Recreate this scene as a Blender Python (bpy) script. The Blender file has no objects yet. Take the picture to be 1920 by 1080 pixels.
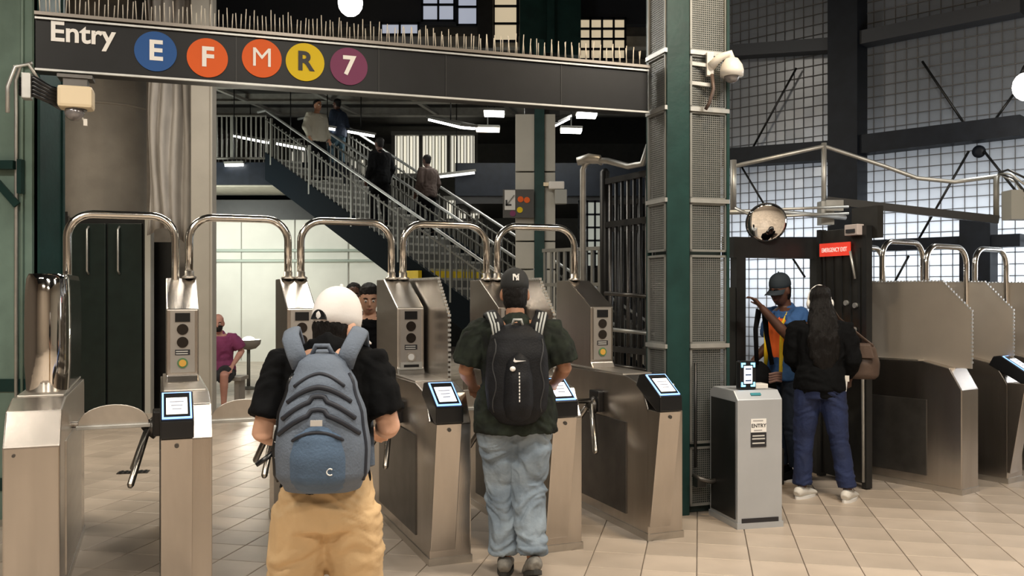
import bpy, bmesh, math, random
from mathutils import Vector, Matrix, noise, Euler
random.seed(7)
SC = bpy.context.scene
COL = SC.collection
F = 1680.0; HZ = 550.0; CH = 1.6
# ---------------------------------------------------------------- camera
cam = bpy.data.cameras.new('camera'); cam.sensor_width = 36; cam.lens = F / 1920 * 36
cam.shift_y = 10 / 1920; cam.clip_end = 200
camo = bpy.data.objects.new('camera', cam); COL.objects.link(camo)
camo.location = (0, 0, CH); camo.rotation_euler = (math.pi / 2, 0, 0); SC.camera = camo
# ---------------------------------------------------------------- world, exposure
w = bpy.data.worlds.new('world'); SC.world = w; w.use_nodes = True
w.node_tree.nodes['Background'].inputs[0].default_value = (.62, .72, .9, 1)
w.node_tree.nodes['Background'].inputs[1].default_value = .10
SC.view_settings.view_transform = 'Standard'; SC.view_settings.look = 'None'
SC.view_settings.exposure = 0.2; SC.view_settings.gamma = 1; SC.view_settings.use_curve_mapping = False
SC.cycles.max_bounces = 6; SC.cycles.diffuse_bounces = 3; SC.cycles.glossy_bounces = 3; SC.cycles.transmission_bounces = 2
SC.cycles.caustics_reflective = False; SC.cycles.caustics_refractive = False
# ---------------------------------------------------------------- lights of the place
def area(name, loc, size, power, col=(1, .93, .82), rot=(0, 0, 0), sy=None):
    l = bpy.data.lights.new(name, 'AREA'); l.energy = power; l.color = col; l.size = size
    if sy: l.shape = 'RECTANGLE'; l.size_y = sy
    o = bpy.data.objects.new(name, l); COL.objects.link(o); o.location = loc; o.rotation_euler = rot
    return o
def point(name, loc, power, col=(1, .93, .82), r=.08):
    l = bpy.data.lights.new(name, 'POINT'); l.energy = power; l.color = col; l.shadow_soft_size = r
    o = bpy.data.objects.new(name, l); COL.objects.link(o); o.location = loc
    return o
FIX = [(-3.4, 2.2, 4.7, 120), (0.2, 1.6, 4.7, 120), (3.0, 4.2, 4.7, 150), (-1.5, -2.0, 4.7, 130), (2.5, -1.5, 4.7, 120)]
for i, (x, y, z, p) in enumerate(FIX):
    area('hall_light', (x, y, z - .06), 1.5, p, (1, .90, .76), sy=.25)
area('under_platform_light', (-7.3, 17.6, 2.9), 2.4, 170, (.97, 1, .90), rot=Vector((.62, .78, -.12)).to_track_quat('-Z', 'Y').to_euler(), sy=1.2)
area('concourse_light', (-5.4, 8.4, 5.2), 1.5, 130, (1, .86, .66), sy=.4)
area('lane_light', (-2.2, 9.2, 5.9), 2.0, 90, (1, .93, .82), sy=.4)
area('mezzanine_light', (0.5, 19.0, 5.35), 3.0, 70, (1, .98, .88), sy=.5)
area('stair_light', (-3.5, 16.2, 5.7), 1.5, 18, (1, .97, .88), sy=.4)
# daylight from the street behind the gridded glass wall
WO = Vector((4.19, 11.0, 0)); WD = Vector((.723, -.691, 0)); WN = Vector((.691, .723, 0))
p = WO + WN * 1.15 + WD * 1.3
sdl = area('street_daylight', (p.x, p.y, 1.95), 6.5, 135, (.97, .98, 1), rot=(-WN + Vector((0, 0, .05))).to_track_quat('-Z', 'Y').to_euler(), sy=1.0)
sdl.data.spread = math.radians(115)
# ---------------------------------------------------------------- helpers
def W(u, v, Y): return Vector(((u - 960) / F * Y, Y, CH - (v - HZ) / F * Y))
def on_line(u, P, d):      # parameter along P + t d whose image column is u
    r = (u - 960) / F
    return (r * P[1] - P[0]) / (d[0] - r * d[1])
MATS = {}
def mat(name, col=(.5, .5, .5), rough=.5, metal=0., var=.0, scale=8., bump=0., bscale=40., stretch=None, emit=0., ecol=None, spec=.5, ctr=None, rndobj=0.):
    if name in MATS: return MATS[name]
    m = bpy.data.materials.new(name); m.use_nodes = True; nt = m.node_tree; b = nt.nodes['Principled BSDF']
    b.inputs['Base Color'].default_value = (*col, 1); b.inputs['Roughness'].default_value = rough
    b.inputs['Metallic'].default_value = metal; b.inputs['Specular IOR Level'].default_value = spec
    if emit: b.inputs['Emission Color'].default_value = (*(ecol or col), 1); b.inputs['Emission Strength'].default_value = emit
    if var or bump:
        tc = nt.nodes.new('ShaderNodeTexCoord'); mp = nt.nodes.new('ShaderNodeMapping')
        nt.links.new(tc.outputs['Object'], mp.inputs[0])
        if stretch: mp.inputs['Scale'].default_value = stretch
    if var:
        n = nt.nodes.new('ShaderNodeTexNoise'); n.inputs['Scale'].default_value = scale; n.inputs['Detail'].default_value = 5
        nt.links.new(mp.outputs[0], n.inputs[0])
        r = nt.nodes.new('ShaderNodeMapRange'); r.inputs[1].default_value = .3; r.inputs[2].default_value = .7
        nt.links.new(n.outputs[0], r.inputs[0])
        mx = nt.nodes.new('ShaderNodeMix'); mx.data_type = 'RGBA'
        c2 = ctr or tuple(max(0, c * (1 - var)) for c in col); c1 = tuple(min(1, c * (1 + var * .5)) for c in col)
        mx.inputs[6].default_value = (*c1, 1); mx.inputs[7].default_value = (*c2, 1)
        nt.links.new(r.outputs[0], mx.inputs[0]); out = mx.outputs[2]
        if rndobj:
            oi = nt.nodes.new('ShaderNodeObjectInfo'); ge = nt.nodes.new('ShaderNodeNewGeometry')
            ad = nt.nodes.new('ShaderNodeMath'); ad.operation = 'ADD'
            nt.links.new(oi.outputs['Random'], ad.inputs[0]); nt.links.new(ge.outputs['Random Per Island'], ad.inputs[1])
            fr = nt.nodes.new('ShaderNodeMath'); fr.operation = 'FRACT'; nt.links.new(ad.outputs[0], fr.inputs[0])
            mr = nt.nodes.new('ShaderNodeMapRange'); mr.inputs[3].default_value = 1 - rndobj; mr.inputs[4].default_value = 1 + rndobj * .5
            nt.links.new(fr.outputs[0], mr.inputs[0])
            hs = nt.nodes.new('ShaderNodeHueSaturation'); nt.links.new(mr.outputs[0], hs.inputs['Value']); nt.links.new(out, hs.inputs['Color']); out = hs.outputs[0]
        nt.links.new(out, b.inputs['Base Color'])
    if bump:
        n2 = nt.nodes.new('ShaderNodeTexNoise'); n2.inputs['Scale'].default_value = bscale; n2.inputs['Detail'].default_value = 4
        nt.links.new(mp.outputs[0], n2.inputs[0])
        bp = nt.nodes.new('ShaderNodeBump'); bp.inputs['Strength'].default_value = bump; bp.inputs['Distance'].default_value = .01
        nt.links.new(n2.outputs[0], bp.inputs['Height']); nt.links.new(bp.outputs[0], b.inputs['Normal'])
    MATS[name] = m; return m
STEEL = mat('brushed_steel', (.57, .53, .49), .27, 1, var=.10, scale=2, bump=.03, bscale=30, stretch=(6, 6, .6))
STEEL2 = mat('satin_steel', (.62, .59, .55), .36, 1, var=.10, scale=2, bump=.03, bscale=24, stretch=(6, 1, 6))
CHROME = mat('polished_tube', (.78, .76, .72), .16, 1, var=.06)
MIRROR = mat('polished_sheet', (.85, .83, .80), .07, 1, bump=.25, bscale=3)
GREYST = mat('grey_steel_paint', (.50, .53, .57), .38, .35, var=.08, scale=3)
DKST = mat('dark_steel', (.12, .115, .11), .35, .8, var=.2)
BLACK = mat('black_paint', (.012, .013, .014), .42, var=.3)
BLKP = mat('black_plastic', (.008, .009, .011), .28)
NAVY = mat('navy_paint', (.010, .014, .022), .5, var=.3, spec=.25)
SIGNB = mat('sign_black', (.007, .008, .010), .40, spec=.3, var=.2, bump=.05, bscale=2)
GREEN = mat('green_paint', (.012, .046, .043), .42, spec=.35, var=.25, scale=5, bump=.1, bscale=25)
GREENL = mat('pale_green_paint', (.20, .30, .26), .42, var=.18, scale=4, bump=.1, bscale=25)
CONC = mat('concrete', (.36, .335, .30), .75, var=.15, scale=3, bump=.15, bscale=30)
GREYP = mat('grey_plaster', (.42, .40, .36), .7, var=.1, scale=2, bump=.1)
WHITEW = mat('white_wall', (.80, .80, .74), .6, var=.07, scale=1.5)
TAN = mat('tan_panel', (.46, .45, .40), .5, var=.1, scale=2)
SHEET = mat('grey_sheet', (.40, .38, .36), .55, var=.2, scale=5, stretch=(4, 1, .5))
GALV = mat('galvanised', (.55, .56, .55), .42, .7, var=.15, scale=10)
MESHM = mat('mesh_steel', (.30, .31, .30), .45, .5, var=.1)
FINST = mat('dull_fin_steel', (.58, .53, .47), .5, .85, var=.12, scale=2)
RAIL = mat('rail_paint', (.20, .20, .18), .5, .2, var=.1)
TREAD = mat('tread', (.42, .42, .39), .6, var=.2)
YEL = mat('yellow_paint', (.85, .62, .02), .5, var=.1)
DOORM = mat('dark_green_door', (.012, .022, .020), .35, var=.2)
WHITEP = mat('white_plastic', (.78, .76, .72), .4)
CREAM = mat('cream_plastic', (.80, .68, .48), .4)
DOME = mat('smoked_dome', (.25, .24, .25), .08, .3)
WHITE = mat('white_print', (.85, .85, .84), .5)
INK = mat('dark_print', (.02, .02, .025), .5)
RED = mat('red_sign', (.75, .05, .03), .45, emit=.35, ecol=(1, .07, .04))
LAMP = mat('lamp_glow', (1, 1, 1), .5, emit=9., ecol=(1, .98, .92))
LAMPW = mat('warm_lamp_glow', (1, 1, 1), .5, emit=7., ecol=(1, .85, .62))
SCREEN = mat('screen_glow', (.8, .85, 1), .2, emit=1.5, ecol=(.90, .93, 1))
SCRW = mat('screen_warm', (.9, .85, .8), .2, emit=1.3, ecol=(1, .95, .88))
LED = mat('blue_led', (.2, .4, 1), .3, emit=1.6, ecol=(.25, .45, 1))
CYAN = mat('cyan_led', (.2, .6, 1), .3, emit=1.8, ecol=(.25, .75, 1))
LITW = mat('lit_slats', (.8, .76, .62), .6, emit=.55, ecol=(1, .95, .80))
WARMW = mat('warm_window', (.8, .66, .45), .5, emit=.45, ecol=(1, .82, .55))
COOLW = mat('cool_window', (.6, .64, .7), .5, emit=.35, ecol=(.75, .82, 1))

def tag(o, label=None, cat=None, group=None, kind=None):
    if label: o['label'] = label
    if cat: o['category'] = cat
    if group: o['group'] = group
    if kind: o['kind'] = kind
    return o
def empty(name, loc=(0, 0, 0), rz=0., label=None, cat=None, group=None, kind=None):
    o = bpy.data.objects.new(name, None); COL.objects.link(o); o.location = loc; o.rotation_euler = (0, 0, rz)
    o.empty_display_size = .1
    return tag(o, label, cat, group, kind)
def put(name, me, m, parent=None):
    if m is not None and not me.materials: me.materials.append(m)
    o = bpy.data.objects.new(name, me); COL.objects.link(o)
    if parent is not None: o.parent = parent
    return o
class MB:
    def __init__(s): s.v = []; s.f = []; s.sm = []
    def add(s, vs, fs, smooth=False):
        b = len(s.v); s.v += [tuple(v) for v in vs]; s.f += [tuple(i + b for i in f) for f in fs]; s.sm += [smooth] * len(fs); return s
    def box(s, c, d, rz=0., M=None):
        x, y, z = d[0] / 2, d[1] / 2, d[2] / 2
        vs = [Vector((sx * x, sy * y, sz * z)) for sz in (-1, 1) for sy in (-1, 1) for sx in (-1, 1)]
        R = M or Matrix.Rotation(rz, 3, 'Z'); c = Vector(c)
        return s.add([R @ v + c for v in vs], [(0, 2, 3, 1), (4, 5, 7, 6), (0, 1, 5, 4), (2, 6, 7, 3), (0, 4, 6, 2), (1, 3, 7, 5)])
    def beam(s, a, b, wd, h, up=(0, 0, 1)):      # rectangular bar from a to b
        a = Vector(a); b = Vector(b); t = (b - a).normalized(); up = Vector(up)
        if abs(t.dot(up)) > .99: up = Vector((0, 1, 0))
        sd = t.cross(up).normalized() * wd / 2; u2 = sd.cross(t).normalized() * h / 2
        vs = [p + i * sd + j * u2 for p in (a, b) for i, j in ((-1, -1), (1, -1), (1, 1), (-1, 1))]
        return s.add(vs, [(0, 3, 2, 1), (4, 5, 6, 7), (0, 1, 5, 4), (1, 2, 6, 5), (2, 3, 7, 6), (3, 0, 4, 7)])
    def prism(s, poly, x0, x1, ax='x'):           # polygon (y,z) extruded along x, or (x,z) along y, or (x,y) along z
        n = len(poly)
        def P(a, b, c): return {'x': (c, a, b), 'y': (a, c, b), 'z': (a, b, c)}[ax]
        vs = [P(a, b, x0) for a, b in poly] + [P(a, b, x1) for a, b in poly]
        fs = [tuple(range(n))[::-1], tuple(range(n, 2 * n))] + [(i, (i + 1) % n, n + (i + 1) % n, n + i) for i in range(n)]
        return s.add(vs, fs)
    def tube(s, path, r, seg=10, cap=True, ref=None, sm=True):
        path = [Vector(p) for p in path]; n = len(path)
        rs = r if isinstance(r, (list, tuple)) else [r] * n
        vs = []; prev = None
        for i, p in enumerate(path):
            t = (path[min(i + 1, n - 1)] - path[max(i - 1, 0)])
            t = t.normalized() if t.length > 1e-9 else Vector((0, 0, 1))
            if prev is None:
                up = Vector(ref) if ref else (Vector((0, 0, 1)) if abs(t.z) < .9 else Vector((0, 1, 0)))
                sd = t.cross(up).normalized()
            else: sd = (prev - t * prev.dot(t)).normalized()
            prev = sd; up2 = t.cross(sd)
            ra, rb = rs[i] if isinstance(rs[i], (list, tuple)) else (rs[i], rs[i])
            vs += [p + sd * (ra * math.cos(a)) + up2 * (rb * math.sin(a)) for a in (2 * math.pi * k / seg for k in range(seg))]
        fs = [(i * seg + k, i * seg + (k + 1) % seg, (i + 1) * seg + (k + 1) % seg, (i + 1) * seg + k) for i in range(n - 1) for k in range(seg)]
        if cap: fs += [tuple(range(seg))[::-1], tuple(range((n - 1) * seg, n * seg))]
        return s.add(vs, fs, sm)
    def cyl(s, a, b, r, seg=12): return s.tube([a, b], r, seg)
    def lathe(s, prof, seg=20, M=None, sm=True):  # profile (r,z) about z
        vs = []; n = len(prof); M = M or Matrix.Identity(4)
        for r, z in prof: vs += [M @ Vector((r * math.cos(2 * math.pi * k / seg), r * math.sin(2 * math.pi * k / seg), z)) for k in range(seg)]
        fs = [(i * seg + k, i * seg + (k + 1) % seg, (i + 1) * seg + (k + 1) % seg, (i + 1) * seg + k) for i in range(n - 1) for k in range(seg)]
        fs += [tuple(range(seg))[::-1], tuple(range((n - 1) * seg, n * seg))]
        return s.add(vs, fs, sm)
    def ball(s, c, r, seg=14, sm=True):
        r = r if isinstance(r, (list, tuple)) else (r, r, r); M = Matrix.Translation(c) @ Matrix.Diagonal((*r, 1))
        return s.lathe([(max(.02, math.sin(math.pi * i / 8)), -math.cos(math.pi * i / 8)) for i in range(9)], seg, M, sm)
    def mesh(s, name):
        me = bpy.data.meshes.new(name); me.from_pydata(s.v, [], s.f)
        me.polygons.foreach_set('use_smooth', s.sm)
        bm = bmesh.new(); bm.from_mesh(me); bmesh.ops.recalc_face_normals(bm, faces=bm.faces); bm.to_mesh(me); bm.free()
        return me
    def build(s, name, m, parent=None, bevel=0.):
        me = s.mesh(name)
        if bevel:
            bm = bmesh.new(); bm.from_mesh(me)
            es = [e for e in bm.edges if len(e.link_faces) == 2 and e.calc_face_angle(0) > .5]
            bmesh.ops.bevel(bm, geom=es, offset=bevel, segments=2, affect='EDGES', clamp_overlap=True, profile=.6)
            bm.to_mesh(me); bm.free()
        return put(name, me, m, parent)
def box(name, c, d, m, parent=None, rz=0., bevel=0.): return MB().box(c, d, rz).build(name, m, parent, bevel)
def bake(ob):
    bpy.context.view_layer.update()
    dg = bpy.context.evaluated_depsgraph_get()
    me = bpy.data.meshes.new_from_object(ob.evaluated_get(dg)); return me
def text(name, s, size, m, parent=None, M=None, ext=.002, bold=0., align='CENTER', sx=1.):
    c = bpy.data.curves.new(name, 'FONT'); c.body = s; c.size = size; c.extrude = ext; c.offset = bold * size
    c.align_x = align; c.align_y = 'CENTER'; c.resolution_u = 4
    o = bpy.data.objects.new(name, c); COL.objects.link(o)
    me = bake(o); bpy.data.objects.remove(o)
    me.transform((M or Matrix.Identity(4)) @ Matrix.Diagonal((sx, 1, 1, 1))); me.name = name
    me.materials.clear()
    return put(name, me, m, parent)
FR = Matrix.Rotation(math.pi / 2, 4, 'X')      # text lying in xy -> standing, facing -y
def T(x, y, z): return Matrix.Translation((x, y, z))
def copy_tree(o, parent=None):
    c = o.copy(); COL.objects.link(c); c.parent = parent
    for ch in o.children: copy_tree(ch, c)
    return c
# ================================================================ SETTING
def st(name, o_mb, m, parent=None, bevel=0.):
    o = o_mb.build(name, m, parent, bevel)
    if parent is None: o['kind'] = 'structure'
    return o
# ---- floor: square tiles turned 11.8 degrees, the nearest ones single pieces
FT = math.radians(-11.8); fe = Vector((math.cos(FT), math.sin(FT), 0)); fn = Vector((-math.sin(FT), math.cos(FT), 0))
TS = .312; GAP = .006
TILE = mat('floor_tile', (.58, .49, .405), .36, var=.16, scale=2.2, bump=.06, bscale=14, rndobj=.14)
GROUT = mat('grout', (.20, .17, .145), .8)
floor = st('floor', MB().box((0, 9, -.06), (22, 40, .10)), GROUT)
h = TS / 2 - GAP / 2
def tile_geo(mb, c):
    x, y = c
    vs = []
    for (k, z) in ((h, -.02), (h, -.002), (h - .003, 0)):
        vs += [Vector((x, y, z)) + fe * (a * k) + fn * (b * k) for a, b in ((-1, -1), (1, -1), (1, 1), (-1, 1))]
    fs = [(i + 4 * l, (i + 1) % 4 + 4 * l, (i + 1) % 4 + 4 * (l + 1), i + 4 * (l + 1)) for l in (0, 1) for i in range(4)] + [(8, 9, 10, 11)]
    mb.add(vs, fs)
tm = MB(); tile_geo(tm, (0, 0)); tile_me = tm.mesh('tile'); tile_me.materials.append(TILE)
cells = []
off = fe * on_line(1306, (0, 5.07), fe)
for i in range(-50, 51):
    for j in range(-30, 75):
        c = off + Vector((0, 5.07, 0)) + fe * ((i + .5) * TS) + fn * ((j + .35) * TS)
        if abs(c.x) < 10 and -5 < c.y < 27: cells.append((c.x, c.y))
def seen(c): return c[1] > 4.9 and abs(c[0] / c[1]) < .60
vis = sorted([c for c in cells if seen(c)], key=lambda c: c[1])[:300]
vs_ = set(vis); rest = MB()
for c in vis:
    o = bpy.data.objects.new('tile', tile_me); COL.objects.link(o); o.location = (c[0], c[1], 0); o.parent = floor
for c in cells:
    if c not in vs_: tile_geo(rest, c)
tag(rest.build('tile_field', TILE, floor), kind='stuff')
# ---- shell
st('ceiling', MB().box((0, 3, 6.75), (22, 26, .1)), NAVY)
st('wall_back', MB().box((0, -5.1, 3.3), (22, .2, 6.8)), mat('tan_back_wall', (.30, .25, .20), .7, var=.1))
st('wall_left', MB().box((-8.0, 11, 3.4), (.2, 33, 6.8)), mat('brown_left_wall', (.12, .10, .085), .7, var=.15))
st('wall_right', MB().box((9.2, 2.0, 3.4), (.2, 14, 6.8)), GREYP)
st('wall_far', MB().box((0, 27, 3.4), (22, .2, 8)), mat('dark_far_wall', (.05, .05, .045), .7, var=.2))
# girders crossing the hall above
for i, y in enumerate((-1.5, 3.5, 8.2)):
    st('trim_%d' % (i + 1), MB().box((0, y, 6.45), (18, .25, .5)).box((0, y, 6.19), (18, .45, .05)), NAVY)
# ---- white wall under the platform, platform slab, canopy
ww = st('wall_white', MB().box((-6.0, 21.1, 1.66), (8.6, .2, 3.32)), WHITEW)
MB().box((-6.0, 21.05, 3.55), (8.6, .3, .46)).build('head_beam', BLACK, ww)
for z in (2.36, 2.60):
    MB().cyl((-8.5, 20.93, z), (-1.9, 20.93, z), .035, 8).build('wall_pipe', mat('pale_green_pipe', (.52, .60, .54), .4), ww)
for x in (-7.6, -6.35, -5.1, -3.85, -2.6):
    MB().box((x, 20.985, 1.7), (.02, .03, 3.3)).build('joint_strip', mat('wall_joint', (.55, .56, .52), .6), ww)
platform = st('platform_slab', MB().box((-6.8, 21.6, 4.18), (6.6, 4.4, .44)).box((-6.8, 19.35, 4.18), (6.6, .12, .48)), NAVY)
MB().box((-6.8, 20.3, 3.935), (6.4, 1.7, .04)).build('soffit_panel', mat('olive_soffit', (.42, .40, .33), .7, var=.15), platform)
canopy = st('ceiling_canopy', MB().box((1.0, 21.2, 6.15), (18, 11.4, .12)), mat('canopy_dark', (.055, .055, .05), .7, var=.3))
for i, y in enumerate((15.7, 17.2, 18.7, 20.2, 21.7)):
    MB().box((1, y, 6.0), (17.5, .10, .20)).box((1, y, 5.9), (17.5, .22, .025)).build('canopy_beam', mat('canopy_beam_grey', (.30, .295, .265), .5, var=.2), canopy)
for i in range(9):
    x = -7 + i * 1.9
    MB().beam((x, 15.7, 5.93), (x + 1.4, 21.7, 5.93), .09, .06).build('canopy_brace', mat('canopy_beam_grey'), canopy)
# clerestory above the canopy
up = st('wall_upper', MB().box((0, 15.4, 8.2), (20, .16, 4.0)), mat('upper_dark', (.012, .016, .024), .6))
def upwin(name, u0, u1, v0, v1, m, n, Y=15.28):
    a = W(u0, v1, Y); b = W(u1, v0, Y)
    wd = b.x - a.x; hh = b.z - a.z
    wv = tag(empty(name, ((a.x + b.x) / 2, Y, (a.z + b.z) / 2)), kind='structure')
    for i in range(n[0]):
        for j in range(n[1]):
            cx = -wd / 2 + (i + .5) * wd / n[0]; cz = -hh / 2 + (j + .5) * hh / n[1]
            MB().box((cx, 0, cz), (wd / n[0] - .03, .02, hh / n[1] - .03)).build('pane', m, wv)
    fm = MB()
    for i in range(n[0] + 1): fm.box((-wd / 2 + i * wd / n[0], -.02, 0), (.035, .06, hh + .04))
    for j in range(n[1] + 1): fm.box((0, -.02, -hh / 2 + j * hh / n[1]), (wd + .04, .06, .035))
    fm.build('window_frame', NAVY, wv)
upwin('window_1', 792, 852, -20, 40, COOLW, (2, 2)); upwin('window_2', 858, 895, -20, 48, COOLW, (1, 2))
upwin('window_3', 926, 970, -20, 78, WARMW, (1, 3)); upwin('window_4', 1085, 1172, 36, 112, WARMW, (4, 4))
upwin('window_5', 715, 785, 45, 66, COOLW, (2, 1))
st('column_upper_1', MB().box((W(910, 0, 15).x, 15.1, 7.2), (.26, .26, 3)), BLACK)
st('column_upper_2', MB().box((W(1032, 0, 14.6).x, 14.8, 7.0), (1.0, .3, 3)).box((W(1032, 0, 14.6).x, 14.6, 7.0), (.12, .2, 3)), GREEN)
upwin('window_11', 1086, 1130, 378, 500, mat('green_lit_pane', (.55, .58, .50), .5, emit=.22, ecol=(.95, 1, .88)), (3, 5), 17.0)
# ---- lit slat wall of the mezzanine, behind the stair head
def slatwall(name, u0, u1, v0, v1, Y, n):
    a = W(u0, v1, Y); b = W(u1, v0, Y); wv = tag(empty(name, (a.x, Y, a.z)), kind='structure')
    wd = b.x - a.x; hh = b.z - a.z
    for i in range(n):
        MB().box(((i + .5) * wd / n, (i % 2) * .05, hh / 2), (wd / n - .025, .04, hh)).build('slat', LITW, wv)
    MB().box((wd / 2, -.06, -.04), (wd + .1, .2, .12)).box((wd / 2, -.06, hh + .05), (wd + .1, .2, .10)).build('rail_frame', RAIL, wv)
    for k in range(4): MB().box((k * wd / 3, -.05, hh / 2), (.09, .12, hh)).build('post', mat('slat_post', (.10, .095, .08), .5), wv)
slatwall('window_6', 738, 893, 255, 328, 24, 26)
slatwall('window_7', 835, 902, 376, 412, 23, 12)
slatwall('window_8', 655, 706, 300, 345, 24, 7)
slatwall('window_9', 545, 574, 285, 320, 24, 6)
st('mezzanine_parapet', MB().box((3.2, 20.6, 4.2), (9.0, .3, .75)), NAVY)
st('mezzanine_deck', MB().box((3.4, 22.5, 3.75), (9.4, 4.0, .2)), BLACK)
# ---- big round column, dark doors, tarpaulin, square post on the left
a = W(95, 0, 13.2).x; b = W(277, 0, 13.2).x; r = (b - a) / 2
rc = st('column_round', MB().lathe([(r, 0), (r, 6.7)], 40, T((a + b) / 2, 13.2 + r * .3, 0)), CONC)
for z in (2.15, 4.3): MB().lathe([(r + .004, z), (r + .012, z + .005), (r + .012, z + .03), (r + .004, z + .035)], 40, T((a + b) / 2, 13.2 + r * .3, 0)).build('joint_ring', CONC, rc)
Y = 12.0
dl = W(130, 0, Y).x; dr = W(274, 0, Y).x; dz = W(0, 408, Y).z
door = tag(empty('door_1', ((dl + dr) / 2, Y, 0)), kind='structure'); dw = dr - dl
box('door_frame', (0, .06, dz / 2), (dw, .10, dz), BLACK, door)
for s in (-1, 1):
    box('door_leaf', (s * dw * .235, -.01, dz / 2 - .03), (dw * .44, .05, dz - .1), DOORM, door, bevel=.008)
    MB().tube([(s * dw * .20 - .03, -.04, 1.86), (s * dw * .20 - .03, -.09, 1.9), (s * dw * .20 - .03, -.09, 2.45), (s * dw * .20 - .03, -.04, 2.49)], .014, 8).build('pull_handle', GALV, door)
box('door_jamb', (dw / 2 + .045, 0, dz / 2), (.075, .12, dz), mat('pale_jamb', (.60, .61, .58), .35, .3), door)
st('wall_recess', MB().box((W(300, 0, 12.3).x, 12.35, 1.15), (.32, .2, 2.3)), BLACK)
a = W(90, 520, 12.6); b = W(118, 400, 12.6)
w10 = tag(empty('window_10', ((a.x + b.x) / 2, 12.6, 0)), kind='structure')
for k in range(4):
    for i in (-1, 1): box('pane', (i * .065, 0, 1.70 + k * .29), (.10, .02, .26), mat('small_lit_pane', (.7, .68, .62), .4, emit=.25, ecol=(1, .96, .88)), w10)
box('window_frame', (0, .03, 2.1), (.30, .03, 1.3), BLACK, w10)
# tarpaulin: pleated sheet hung beside the column
tp = MB(); n = 46; x0 = W(276, 0, 11.6).x; x1 = W(360, 0, 11.6).x; rows = 12; vs = []
for j in range(rows + 1):
    z = 2.35 + (5.6 - 2.35) * j / rows
    for i in range(n + 1):
        t = i / n; wv = .045 * math.sin(t * 26 + math.sin(j * .35) * 1.2) + .03 * math.sin(t * 9 + j * .22)
        vs.append((x0 + (x1 - x0) * t + .02 * math.sin(j * .8 + t * 5), 11.6 + wv, z + .10 * math.sin(t * 5) * (1 - j / rows)))
fs = [(j * (n + 1) + i, j * (n + 1) + i + 1, (j + 1) * (n + 1) + i + 1, (j + 1) * (n + 1) + i) for j in range(rows) for i in range(n)]
tp.add(vs, fs, True); o = tp.build('tarpaulin', SHEET); md = o.modifiers.new('thick', 'SOLIDIFY'); md.thickness = .012
tag(o, 'crumpled grey sheet hanging in pleats beside the round concrete column', 'sheet')
a = W(358, 0, 11.3).x; b = W(396, 0, 11.3).x
sp = st('column_square', MB().box(((a + b) / 2, 11.4, 3.3), (b - a, .22, 6.6)).box((b + .01, 11.28, 3.3), (.03, .03, 6.6)), GREYP, bevel=.012)
st('wall_panel_left', MB().box((W(320, 0, 12.9).x, 12.95, 1.1), (.9, .12, 2.2)).box((-4.83, 13.0, 4.5), (.9, .1, 4.6)), mat('grey_brown_wall', (.26, .235, .21), .7, var=.15))
# ---- green steel column at the far left
GY = 6.35
gx0 = W(-60, 0, GY).x; gx1 = W(62, 0, GY).x; gx2 = W(92, 0, GY + .3).x
gc = tag(empty('column_green', ((gx0 + gx1) / 2, GY, 0)), kind='structure'); cw = gx1 - gx0
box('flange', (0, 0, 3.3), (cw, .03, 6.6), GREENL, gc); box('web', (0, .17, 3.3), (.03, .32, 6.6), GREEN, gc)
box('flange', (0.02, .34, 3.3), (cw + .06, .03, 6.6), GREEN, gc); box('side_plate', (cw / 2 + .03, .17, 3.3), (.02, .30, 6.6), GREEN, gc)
for z in (.25, .95): box('band_plate', (0, -.02, z), (cw + .02, .012, .09), GREEN, gc)
cn = MB().tube([(cw / 2 - .10, -.035, .2), (cw / 2 - .10, -.035, 2.85), (cw / 2 - .10, -.04, 3.1), (cw / 2 - .06, -.05, 3.2), (cw / 2 + .02, -.05, 3.22)], .013, 8)
cn.build('conduit', GALV, gc)
MB().tube([(cw / 2 - .06, -.035, .2), (cw / 2 - .06, -.035, 6.4)], .010, 8).build('conduit', GREENL, gc)
b_ = MB().box((cw / 2 - .17, -.06, 2.50), (.15, .06, .06)).box((cw / 2 - .06, -.05, 2.42), (.03, .05, .24)).beam((cw / 2 - .22, -.06, 2.38), (cw / 2 - .08, -.06, 2.22), .02, .05)
b_.build('bracket', GREEN, gc)
# ---- column of mesh panels with the green corner post on the right
YC = math.radians(19.0); ce = Vector((math.cos(YC), math.sin(YC), 0)); cnv = Vector((-math.sin(YC), math.cos(YC), 0))
C0 = W(1251, 0, 6.40); C0.z = 0
mc = tag(empty('column_mesh', C0, YC), kind='structure')
pw = on_line(1293, C0, ce); cw2 = on_line(1366, C0, ce)
MB().box((pw / 2, 0.01, 3.3), (pw, .02, 6.6)).box((pw / 2, .13, 3.3), (.025, .24, 6.6)).build('corner_post', GREEN, mc, bevel=.004)
MB().box((cw2 - .008, .01, 3.3), (.022, .04, 6.6)).build('edge_post', GREEN, mc)
lf = .30
MB().box((.012, lf, 3.3), (.03, .03, 6.6)).build('edge_post', GREEN, mc)
box('column_core', (cw2 / 2 + .015, .17, 3.3), (cw2 - .06, .18, 6.6), mat('core_dark', (.03, .05, .048), .6), mc)
zs = [0.05, .50, 1.22, 1.89, 2.27, 2.93, 3.34, 4.15, 4.9, 5.7, 6.5]
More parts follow.
